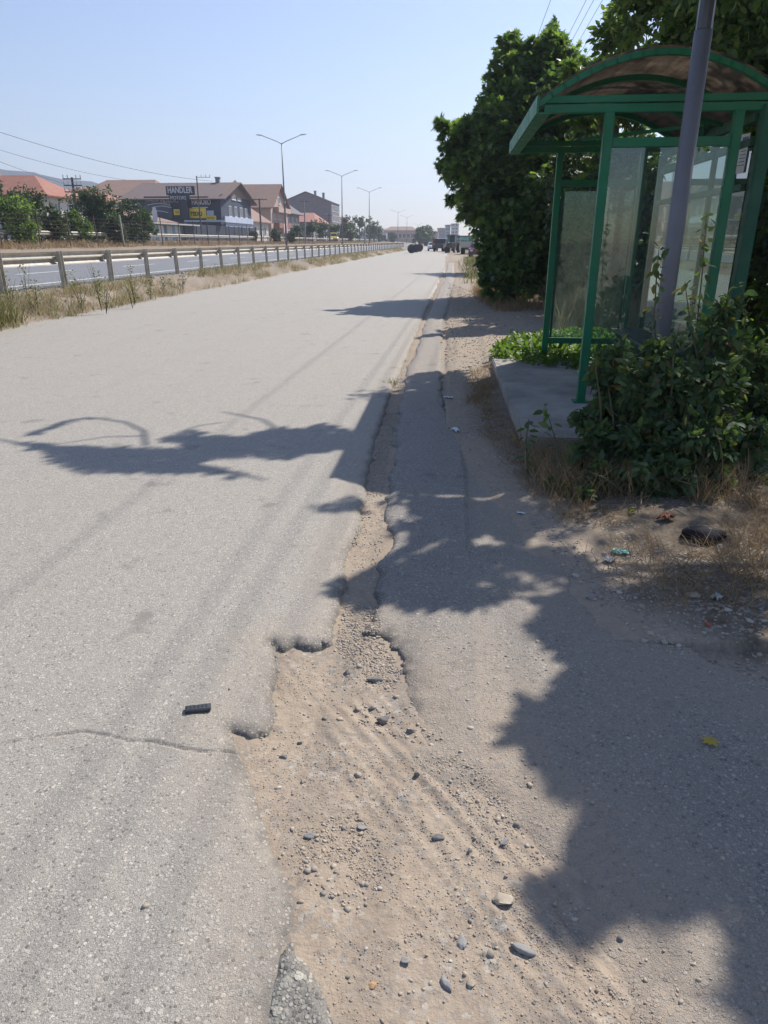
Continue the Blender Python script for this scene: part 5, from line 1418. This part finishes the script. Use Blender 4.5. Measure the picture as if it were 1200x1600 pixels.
# ------------------------------------------------------------------ overhanging tree at the near right (it throws the big shade)
def shade_pts(poly, n, h0, h1, rg, hs=1.2, seed=1, soft=0.0, mg=.025):
    q = np.array(gpts(poly)); lo, hi = q.min(0), q.max(0); P_ = rg.uniform(lo - .05, hi + .05, (n * 6, 2))
    sd = sdf(P_[:, 0], P_[:, 1], [tuple(a) for a in q]); ok = sd > rg.uniform(0, soft + 1e-6, len(sd)) + mg; P_ = P_[ok][:n]
    h = h0 + (h1 - h0) * np.clip(.5 + 1.1 * vnoise(P_[:, 0] * hs, P_[:, 1] * hs, seed) + .12 * rg.normal(size=len(P_)), 0, 1)
    return np.column_stack([P_[:, 0] + SUN.x * h, P_[:, 1] + SUN.y * h, h])
def sc(pts, ox, oy, k): return [(ox + x / k, oy + y / k) for x, y in pts]
S1 = sc([(300, 60), (170, 95), (240, 140), (170, 160), (190, 200), (260, 240), (310, 290), (330, 325), (265, 340), (300, 400), (245, 430), (250, 470), (200, 450), (180, 395), (170, 430), (125, 450), (150, 490), (80, 535), (120, 575), (190, 590), (180, 655),
    (250, 700), (310, 760), (350, 800), (390, 870), (410, 930), (350, 980), (240, 1030), (205, 1090), (240, 1160), (330, 1225), (400, 1200), (500, 1105), (540, 1130), (620, 1200), (680, 1180), (750, 1140), (840, 1170), (900, 1140), (1006, 1160), (1250, 1200), (1500, 900), (1500, 420), (1100, 330), (1000, 340), (850, 230), (640, 180), (480, 60)], 760, 900, 2.286)
rs = np.random.default_rng(71)
A = [shade_pts(S1, 14000, 2.6, 4.6, rs, seed=3)]
A.append(shade_pts([(1150, 1540), (1160, 1450), (1210, 1420), (1300, 1480), (1300, 1620), (1200, 1620)], 260, 3.7, 4.4, rs, seed=4))
A.append(shade_pts([(1170, 1390), (1140, 1370), (1110, 1350), (1150, 1330), (1230, 1380), (1220, 1430)], 60, 3.7, 4.4, rs, seed=4))
# broken shade on the shoulder and verge
S2 = [(640, 770), (700, 775), (870, 770), (900, 850), (960, 930), (1050, 900), (1150, 900), (1200, 960), (1200, 1040), (1050, 1010), (930, 930), (840, 900), (790, 880), (740, 890), (700, 860), (640, 815)]
s2_ = shade_pts(S2, 3600, 3.3, 4.4, rs, seed=5, soft=.07)
gx_, gy_ = s2_[:, 0] - SUN.x * s2_[:, 2], s2_[:, 1] - SUN.y * s2_[:, 2]
A.append(s2_[vnoise(gx_ * 4.5, gy_ * 4.5, 15) + .5 * vnoise(gx_ * 11, gy_ * 11, 16) < .08])
A.append(shade_pts([(600, 765), (690, 770), (700, 800), (640, 800), (605, 785)], 90, 3.9, 4.4, rs, seed=6, soft=.06))
A.append(shade_pts([(605, 815), (660, 800), (720, 840), (700, 860), (640, 838)], 90, 3.9, 4.4, rs, seed=6, soft=.06))
A.append(shade_pts([(528, 915), (570, 903), (640, 880), (690, 858), (715, 875), (660, 900), (640, 910), (720, 915), (795, 938), (740, 945), (640, 938), (560, 927)], 1100, 3.1, 3.6, rs, seed=7, mg=.0))
A.append(shade_pts([(640, 880), (700, 850), (800, 870), (860, 930), (760, 925), (690, 905)], 180, 3.8, 4.6, rs, seed=8, soft=.08))
PT = np.vstack(A)
big_ = len(PT)
NT = Vector((5.0, 5.6, 0))
nt_ = thing("overhanging_tree", "leafy tree at the near right whose boughs hang over the shoulder and shade it", "tree", NT)
rr_ = np.random.default_rng(72)
leaves("crown", PT, .095, L_TREE, nt_, OVAL, None, rng=rr_, loc=NT, upk=1.2, droop=.1)
fill = np.array([(rs.normal() * 1.3 + 5.0, rs.normal() * 1.6 + 5.0, 4.6 + abs(rs.normal()) * .9) for _ in range(9000)])
def in_shade(P_, poly, m=.1):
    s = P_[:, 2]; gx, gy = P_[:, 0] - SUN.x * s, P_[:, 1] - SUN.y * s
    return (sdf(gx, gy, gpts(poly)) > m) | ((gx - .5 * gy > .75) & (gx > 1.0)) 
fill = fill[in_shade(fill, S1)]
leaves("crown_top", fill, .10, L_TREE, nt_, OVAL, None, rng=rr_, loc=NT)
m = MB(); m.tube([Vector((0, 0, -.3)), Vector((-.05, -.1, 1.6)), Vector((.05, 0, 3.2)), Vector((0, .1, 5.4))], [.19, .15, .12, .04], 10)
rq = random.Random(3)
for k in range(30):
    e = Vector(PT[rq.randrange(len(PT))]) - NT; s = Vector((.0, 0, rq.uniform(2.6, 4.0)))
    md = s.lerp(e, .5) + Vector((rq.uniform(-.15, .15), rq.uniform(-.15, .15), .22)); m.tube([s, md, e], [.045, .028, .006], 6)
m.build("trunk", M_BARK, nt_, smooth=True)

# high bough of the shelter tree reaching over the road
S5 = sc([(0, 217), (130, 255), (180, 290), (260, 320), (480, 322), (600, 318), (830, 343), (700, 310), (600, 290), (680, 275), (780, 268), (900, 277), (950, 262), (1050, 250), (1110, 230), (1110, 190), (1000, 163), (930, 185), (860, 178), (760, 205), (640, 203), (600, 178), (560, 200), (490, 212), (580, 240), (470, 242), (400, 240), (180, 238)], 0, 580, 2)
B_ = shade_pts(S5, 4600, 5.0, 5.7, rs, seed=9)
tb = thing("high_bough_tree", "tall tree behind the shelter with one long leafy bough over the road", "tree", (5.2, 10.6, 0))
leaves("bough_leaves", B_, .085, L_TREE, tb, OVAL, None, rng=rr_, loc=(5.2, 10.6, 0), upk=1.3, droop=.0)
A4 = shade_pts([(450, 795), (500, 790), (530, 780), (560, 772), (575, 785), (570, 800), (520, 800)], 110, 4.6, 5.0, rs, seed=10)
leaves("bough_leaves", A4, .075, L_TREE, tb, OVAL, None, rng=rr_, loc=(5.2, 10.6, 0), upk=1.3, droop=.0)
m = MB(); T0 = Vector((5.2, 10.6, 0)); m.tube([Vector((0, 0, -.3)), Vector((-.1, 0, 2.5)), Vector((-.2, 0, 5.2)), Vector((0, .2, 7.2))], [.2, .16, .12, .04], 9)
def L5(x, y, h=5.3): return lift(x / 2, 580 + y / 2, h) - T0
m.tube([Vector((-.2, 0, 4.9)), L5(1100, 210), L5(700, 240), L5(300, 270), L5(60, 230), L5(-20, 215)], [.07, .04, .035, .025, .018, .01], 7)
for arc, r0 in (([(455, 235), (448, 190), (390, 162), (280, 148), (200, 165), (90, 200)], .022), ([(860, 178), (820, 152), (740, 136), (690, 128)], .018), ([(450, 205), (330, 208), (160, 235)], .016), ([(600, 290), (700, 312), (830, 342)], .022), ([(540, 200), (620, 172), (700, 160)], .016)):
    m.tube([L5(*a_) for a_ in arc], [r0 * (1 - .6 * i / len(arc)) for i in range(len(arc))], 5)
m.build("trunk", M_BARK, tb, smooth=True)
tw = []
for arc in ([(280, 148), (200, 165), (90, 200)], [(200, 165), (150, 182), (95, 202)]):
    for i in range(60):
        k = rs.integers(0, len(arc) - 1); t_ = rs.random(); x_ = arc[k][0] + (arc[k + 1][0] - arc[k][0]) * t_; y_ = arc[k][1] + (arc[k + 1][1] - arc[k][1]) * t_
        tw.append(lift(x_ / 2, 580 + y_ / 2 + rs.normal() * 1.5, 5.3))
leaves("twig_leaves", tw, .07, L_TREE, tb, OVAL, None, rng=rr_, loc=(5.2, 10.6, 0), upk=1.3)
top_ = np.array([(5.2 + rs.normal() * 1.0, 10.8 + rs.normal() * 1.3, 6.3 + abs(rs.normal()) * .9) for _ in range(4500)])
top_ = top_[slab_sun(top_)]
top_ = top_[(top_[:, 0] - SUN.x * top_[:, 2]) > .5]
leaves("crown", top_, .11, L_TREE, tb, OVAL, None, rng=rr_, loc=(5.2, 10.6, 0))

# ------------------------------------------------------------------ stones, gravel and litter
def stone_mat(name, a_, b2_):
    m, nt, b, o = newmat(name); vec = coords(nt)
    c = mixc(nt, ramp(nt, noise(nt, vec, 25, 5, .6), [(.3, 0.), (.7, 1.)]), a_, b2_)
    nt.links.new(c, b.inputs["Base Color"]); b.inputs["Roughness"].default_value = .9; bump(nt, b, noise(nt, vec, 70, 4), .5, .004); return m
ST_G, ST_T, ST_D = stone_mat("grey_stone", (.22, .21, .20), (.34, .32, .29)), stone_mat("tan_stone", (.30, .24, .18), (.42, .36, .28)), stone_mat("dark_stone", (.13, .12, .11), (.25, .23, .205))
import bmesh
def ico(sub):
    bm = bmesh.new(); bmesh.ops.create_icosphere(bm, subdivisions=sub, radius=1); V_ = np.array([v.co[:] for v in bm.verts]); F_ = np.array([[v.index for v in f.verts] for f in bm.faces]); bm.free(); return V_, F_
I2, I1 = ico(3), ico(1)
def rock(u, v, L_, W_, H_, ang, mat, label, z=-.03, seed=0):
    V_ = I2[0].copy(); r = np.random.default_rng(seed)
    for _ in range(13):
        d = unit(r.normal(size=3)); t_ = V_ @ d; V_ -= np.outer(np.maximum(t_ - r.uniform(.45, .75), 0), d)
    V_ *= (1 + .22 * vnoise(V_[:, 0] * 3 + seed, V_[:, 1] * 3 + V_[:, 2] * 2, seed))[:, None]
    k_ = 1.35 if v > 1000 else 1.0; V_ *= [L_ / 2 * k_, W_ / 2 * k_, H_ / 2 * k_]; V_[:, 2] += H_ * .02
    g = G(u, v, z); g = G(u, v, float(zat(g.x, g.y))); g.z = float(zat(g.x, g.y)) + H_ * .12; o = np_mesh("stone", V_, I2[1], mat, None, None, True); o.location = g; o.rotation_euler = (0, 0, ang)
    return tag(o, label, "stone")
rocks = [(782, 1408, .052, .042, .032, .6, ST_T, "biggest pale rounded stone in the dust at the lower middle"), (815, 1483, .060, .026, .016, -.3, ST_G, "flat half buried grey stone below the big pale one"), (722, 1473, .030, .036, .016, .4, ST_G, "half sunk grey stone left of the flat one"),
    (699, 1540, .034, .018, .02, -.9, ST_G, "long grey stone near the bottom edge"), (735, 1540, .022, .016, .012, .2, ST_T, "pale chip right of the long grey stone"), (632, 1502, .024, .018, .012, .3, ST_G, "small pale grey stone above the orange one"), (582, 1540, .020, .014, .01, .2, stone_mat("orange_stone", (.45, .25, .12), (.5, .32, .18)), "little orange stone near the bottom edge"),
    (683, 1310, .034, .020, .014, .1, ST_D, "dark flat stone sunk in the middle of the dust"), (565, 1293, .024, .020, .012, 0, ST_G, "grey green stone above the left pebble patch"), (484, 1308, .030, .02, .016, .5, ST_G, "grey stone beside the broken asphalt edge"), (586, 1064, .055, .030, .02, .2, ST_D, "big dark stone where the trench opens into the pothole"),
    (542, 1052, .032, .024, .028, 1.2, ST_D, "upright dark stone left in the trench mouth"), (599, 1128, .045, .034, .032, .5, ST_D, "dark blocky stone in the centre of the pothole"), (583, 1108, .028, .022, .02, .5, ST_G, "grey stone touching the dark blocky one"), (561, 1108, .024, .022, .018, .2, ST_T, "pale round stone left of the dark blocky one"), (643, 1144, .034, .018, .018, .2, ST_D, "dark long stone at the right rim of the pothole"),
    (559, 1210, .026, .022, .018, .8, ST_T, "angular tan stone in the middle of the pothole"), (652, 1212, .020, .018, .018, .3, ST_D, "small dark stone on the tyre tracks"), (444, 1184, .024, .016, .016, .2, ST_D, "dark brown stone near the left rim"), (473, 1222, .018, .016, .014, .4, ST_T, "small reddish stone under the left dark one"), (468, 1162, .020, .014, .012, .4, ST_D, "dark chip nearest the asphalt corner"),
    (733, 1332, .016, .014, .012, .4, ST_D, "dark pebble right of the sunk flat stone"), (807, 1292, .018, .016, .016, .1, ST_D, "dark pebble above the shade on the right"), (790, 1316, .032, .020, .014, .8, ST_G, "grey pale stone in the small pile on the right"), (508, 1010, .030, .022, .018, .3, ST_D, "dark stone under the ragged asphalt lip"), (970, 1467, .014, .012, .01, .2, ST_D, "lone black pebble at the lower right"),
    (925, 935, .065, .04, .03, .4, ST_G, "grey stone at the shaded right kerb edge"), (1085, 932, .10, .07, .04, .2, ST_T, "large tan stone half sunk in the verge soil")]
for k, r_ in enumerate(rocks): rock(*r_[:8], z=-.02 if r_[1] > 1000 else .0, seed=k)

def gravel(name, P_, size, mats_tone, rng, mat):
    P_ = P_.copy(); P_[:, 2] = zat(P_[:, 0], P_[:, 1]) + size * .15; n = len(P_); V0, F0 = I1
    s = size * np.exp(rng.normal(size=n) * .42); q = rng.uniform(.6, 1.3, (n, 3)); q[:, 2] *= .6
    a = rng.uniform(0, 6.28, n); ca, sa = np.cos(a), np.sin(a)
    V = V0[None] * q[:, None, :] * s[:, None, None] * (1 + .22 * rng.normal(size=(n, len(V0), 1)))
    X_ = V[..., 0] * ca[:, None] - V[..., 1] * sa[:, None]; Y_ = V[..., 0] * sa[:, None] + V[..., 1] * ca[:, None]
    V = np.stack([X_, Y_, V[..., 2]], -1) + P_[:, None, :]
    FF = (F0[None] + (np.arange(n) * len(V0))[:, None, None]).reshape(-1, 3)
    o = np_mesh(name, V.reshape(-1, 3), FF, mat, None, {"rnd": np.repeat(rng.uniform(0, 1, n), len(V0))}); return tag(o, kind="stuff")
def gm(name, cols):
    m, nt, b, o = newmat(name); at = nt.nodes.new("ShaderNodeAttribute"); at.attribute_name = "rnd"
    c = ramp(nt, at.outputs["Fac"], [(i / (len(cols) - 1), c_) for i, c_ in enumerate(cols)]); nt.links.new(c, b.inputs["Base Color"]); b.inputs["Roughness"].default_value = .9; return m
GM = gm("gravel_stone", [(.20, .18, .155), (.30, .255, .21), (.38, .30, .225), (.44, .36, .27), (.33, .28, .22), (.5, .44, .36)])
def pp(poly, n, z): return poly_pts(poly, n, rs, z)
POT = [(430, 1010), (520, 1000), (600, 985), (640, 1080), (700, 1150), (800, 1250), (900, 1380), (1000, 1590), (530, 1590), (465, 1420), (420, 1280), (380, 1180), (425, 1110)]
TR = [(540, 860), (600, 830), (612, 740), (590, 740), (565, 810)]
tw_ = [pp(POT, 500, -.024), pp([(620, 640), (597, 770), (572, 770), (590, 690), (605, 640)], 2200, -.026), pp([(572, 770), (600, 780), (598, 880), (545, 900), (545, 865), (565, 800)], 350, -.027),
       pp([(535, 930), (585, 935), (600, 990), (630, 1040), (610, 1070), (540, 1020), (525, 1000)], 1500, -.022), pp([(690, 440), (660, 500), (635, 570), (622, 610), (612, 608), (640, 545), (668, 480)], 1500, -.022),
       pp([(560, 1080), (640, 1100), (660, 1150), (560, 1130)], 140, -.018), pp([(450, 1290), (560, 1260), (620, 1350), (560, 1420), (480, 1380)], 260, -.022), pp([(640, 1090), (760, 1200), (900, 1400), (800, 1330), (700, 1230)], 130, -.02)]
gravel("gravel", np.vstack(tw_), .0036, None, rs, GM)
GT = gm("grit_stone", [(.25, .205, .155), (.33, .265, .195), (.38, .305, .225), (.34, .28, .22), (.44, .375, .295)])
gp = np.vstack([pp(POT, 9000, -.026), pp([(640, 1090), (760, 1200), (900, 1400), (1050, 1600), (900, 1600), (700, 1230)], 2500, -.021), pp([(450, 1290), (560, 1260), (620, 1350), (560, 1420), (480, 1380)], 1200, -.024)])
gp = gp[vnoise(gp[:, 0] * 4, gp[:, 1] * 4, 12) + .5 * vnoise(gp[:, 0] * 17, gp[:, 1] * 17, 13) > -.12]
gravel("grit", gp, .0017, None, rs, GT)
gravel("gravel", np.vstack([pp([(870, 880), (930, 930), (1010, 995), (1100, 1035), (1200, 1065), (1200, 950), (1050, 930), (950, 860)], 0 + 10, .012), pp([(700, 440), (840, 500), (850, 545), (770, 560), (740, 600), (700, 600), (694, 520)], 3800, .014)]), .0095, None, rs, GM)
vg = pp([(820, 800), (900, 840), (1100, 860), (1250, 900), (1250, 1090), (1200, 1078), (1100, 1048), (1010, 1005), (930, 940), (870, 880)], 1700, .0)
sdv = sdf(vg[:, 0], vg[:, 1], gpts([(870, 870), (930, 940), (1010, 1003), (1100, 1045), (1200, 1075), (1300, 1110), (1300, 700), (900, 700)]))
vg[:, 2] = .0 + .05 * np.clip(sdv / .9, 0, 1) + .03 * np.clip(vg[:, 0] - 1, 0, 3)
vg = vg[vnoise(vg[:, 0] * 5, vg[:, 1] * 5, 9) + .9 * np.exp(-np.maximum(sdv, 0) / .25) > .12]
gravel("gravel", vg, .0055, None, rs, GM)
gravel("gravel", np.vstack([pp([(640, 1000), (850, 1000), (1200, 1300), (1200, 1600), (1000, 1600), (900, 1400)], 260, .0), pp([(0, 900), (500, 900), (420, 1100), (400, 1300), (430, 1600), (0, 1600)], 30, .002), pp([(665, 620), (760, 640), (880, 860), (800, 800), (690, 690)], 1100, .004)]), .004, None, rs, GM)
q = pp([(0, 512), (60, 500), (300, 449), (560, 404), (560, 396), (300, 437), (0, 480)], 2600, .0); q[:, 2] = zground(q)
gravel("bank_stones", q, .026, None, rs, gm("bank_stone", [(.22, .2, .17), (.36, .33, .29), (.48, .44, .38)]))

g = G(310, 1110)
t = thing("rubber_strip", "short black ribbed rubber strip lying on the sunny asphalt", "debris", (g.x, g.y, .005), math.radians(16))
m = MB(); pr = [(-.011, 0), (.011, 0), (.011, .006), (.008, .009), (-.008, .009), (-.011, .006)]; m.prism(pr, 'x', -.026, .026); o = m.build("body", plain("black_rubber", (.05, .055, .06), .6, var=.3, scale=40), t); t.scale = (1.7, 1.5, 1.3)
m = MB()
for k in range(6): m.box(-.024 + k * .008, -.021 + k * .008, -.0035, .0035, .0091, .0102)
m.build("ribs", P_BLK, t)
g = G(1108, 1169)
o = leaves("fallen_leaf", [(g.x, g.y, .012)], .045, leafmat("yellow_leaf", [(.5, .36, .06), (.5, .36, .06)], .2), None, LOBE, None, rng=np.random.default_rng(1), upk=30, loc=(g.x, g.y, 0)); o.location = (g.x, g.y, 0)
tag(o, "single yellow fallen leaf on the shaded asphalt", "leaf")
def crumple(name, label, cat, u, v, w, l, h_, mat, seed, z=.02):
    g = G(u, v, z); g.z = float(zat(g.x, g.y)) + .004; n_ = 9; r = np.random.default_rng(seed); V_ = []; F_ = []
    for lay in (0, 1):
        for i in range(n_):
            for j in range(n_):
                V_.append(((i / (n_ - 1) - .5) * w, (j / (n_ - 1) - .5) * l, 0))
    V_ = np.array(V_); zz_ = h_ * (vnoise(V_[:, 0] * 6 / w + seed, V_[:, 1] * 6 / l, seed) + .5); V_[:, 2] = zz_; V_[n_ * n_:, 2] -= .0015
    V_[:, 0] += .1 * w * vnoise(V_[:, 1] * 4 / l, V_[:, 0] * 4 / w, seed + 2); V_[:, 1] += .1 * l * vnoise(V_[:, 1] * 3 / l, V_[:, 0] * 5 / w, seed + 3)
    for lay in (0, 1):
        for i in range(n_ - 1):
            for j in range(n_ - 1):
                a_ = lay * n_ * n_ + i * n_ + j; f = (a_, a_ + 1, a_ + n_ + 1, a_ + n_); F_.append(f if lay else f[::-1])
    o = np_mesh(name, V_, F_, mat, None, None, True); o.location = g; o.rotation_euler = (0, 0, seed); return tag(o, label, cat)
crumple("plastic_wrapper", "turquoise plastic wrapper on the dark verge soil", "litter", 970, 855, .085, .05, .02, plain("turquoise_plastic", (.06, .42, .36), .35), 3, .04)
crumple("paper_scrap", "grey scrap lying beside the turquoise wrapper", "litter", 953, 866, .07, .05, .02, plain("grey_scrap", (.30, .30, .32), .7), 4, .04)
crumple("paper_scrap", "white scrap in the shade on the shoulder left of the slab", "litter", 712, 672, .11, .05, .03, M_PAPER, 5, .01)
crumple("paper_scrap", "small white scrap on the sunny dust beyond the roof shadow", "litter", 700, 622, .10, .06, .02, M_PAPER, 6, .0)
crumple("paper_scrap", "pale scrap on the sunny soil at the right verge", "litter", 1120, 930, .05, .035, .02, plain("pale_scrap", (.45, .5, .45), .6), 7, .04)
crumple("red_wrapper", "small orange red wrapper fragment on the right verge", "litter", 1108, 968, .025, .02, .01, plain("red_plastic", (.45, .10, .05), .5), 8, .04)
crumple("paper_scrap", "white sliver on the shaded shoulder below the dry grass", "litter", 815, 800, .05, .02, .01, M_PAPER, 9, .01)
crumple("dry_leaf", "rusty brown leaf pile at the foot of the bush", "leaf", 1040, 812, .10, .06, .05, plain("rusty_leaf", (.22, .07, .035), .8), 10, .04)
# black bag
g = G(1100, 836, .05)
V_ = I2[0].copy() * [.105, .075, .055]; V_ *= (1 + .75 * vnoise(V_[:, 0] * 22, V_[:, 1] * 22 + V_[:, 2] * 15, 5) + .15 * vnoise(V_[:, 0] * 60, V_[:, 1] * 60 + V_[:, 2] * 40, 6))[:, None]; V_[:, 2] = np.maximum(V_[:, 2], -.04)
MBG, _nt, _b, _o2 = newmat("black_plastic_film"); _b.inputs["Base Color"].default_value = (.012, .012, .02, 1); _b.inputs["Roughness"].default_value = .8
_b.inputs["Specular IOR Level"].default_value = .2
o = np_mesh("plastic_bag", V_, I2[1], MBG, None, None, True); o.location = (g.x, g.y, .045); tag(o, "crumpled black plastic bag lying under the bush", "bag")
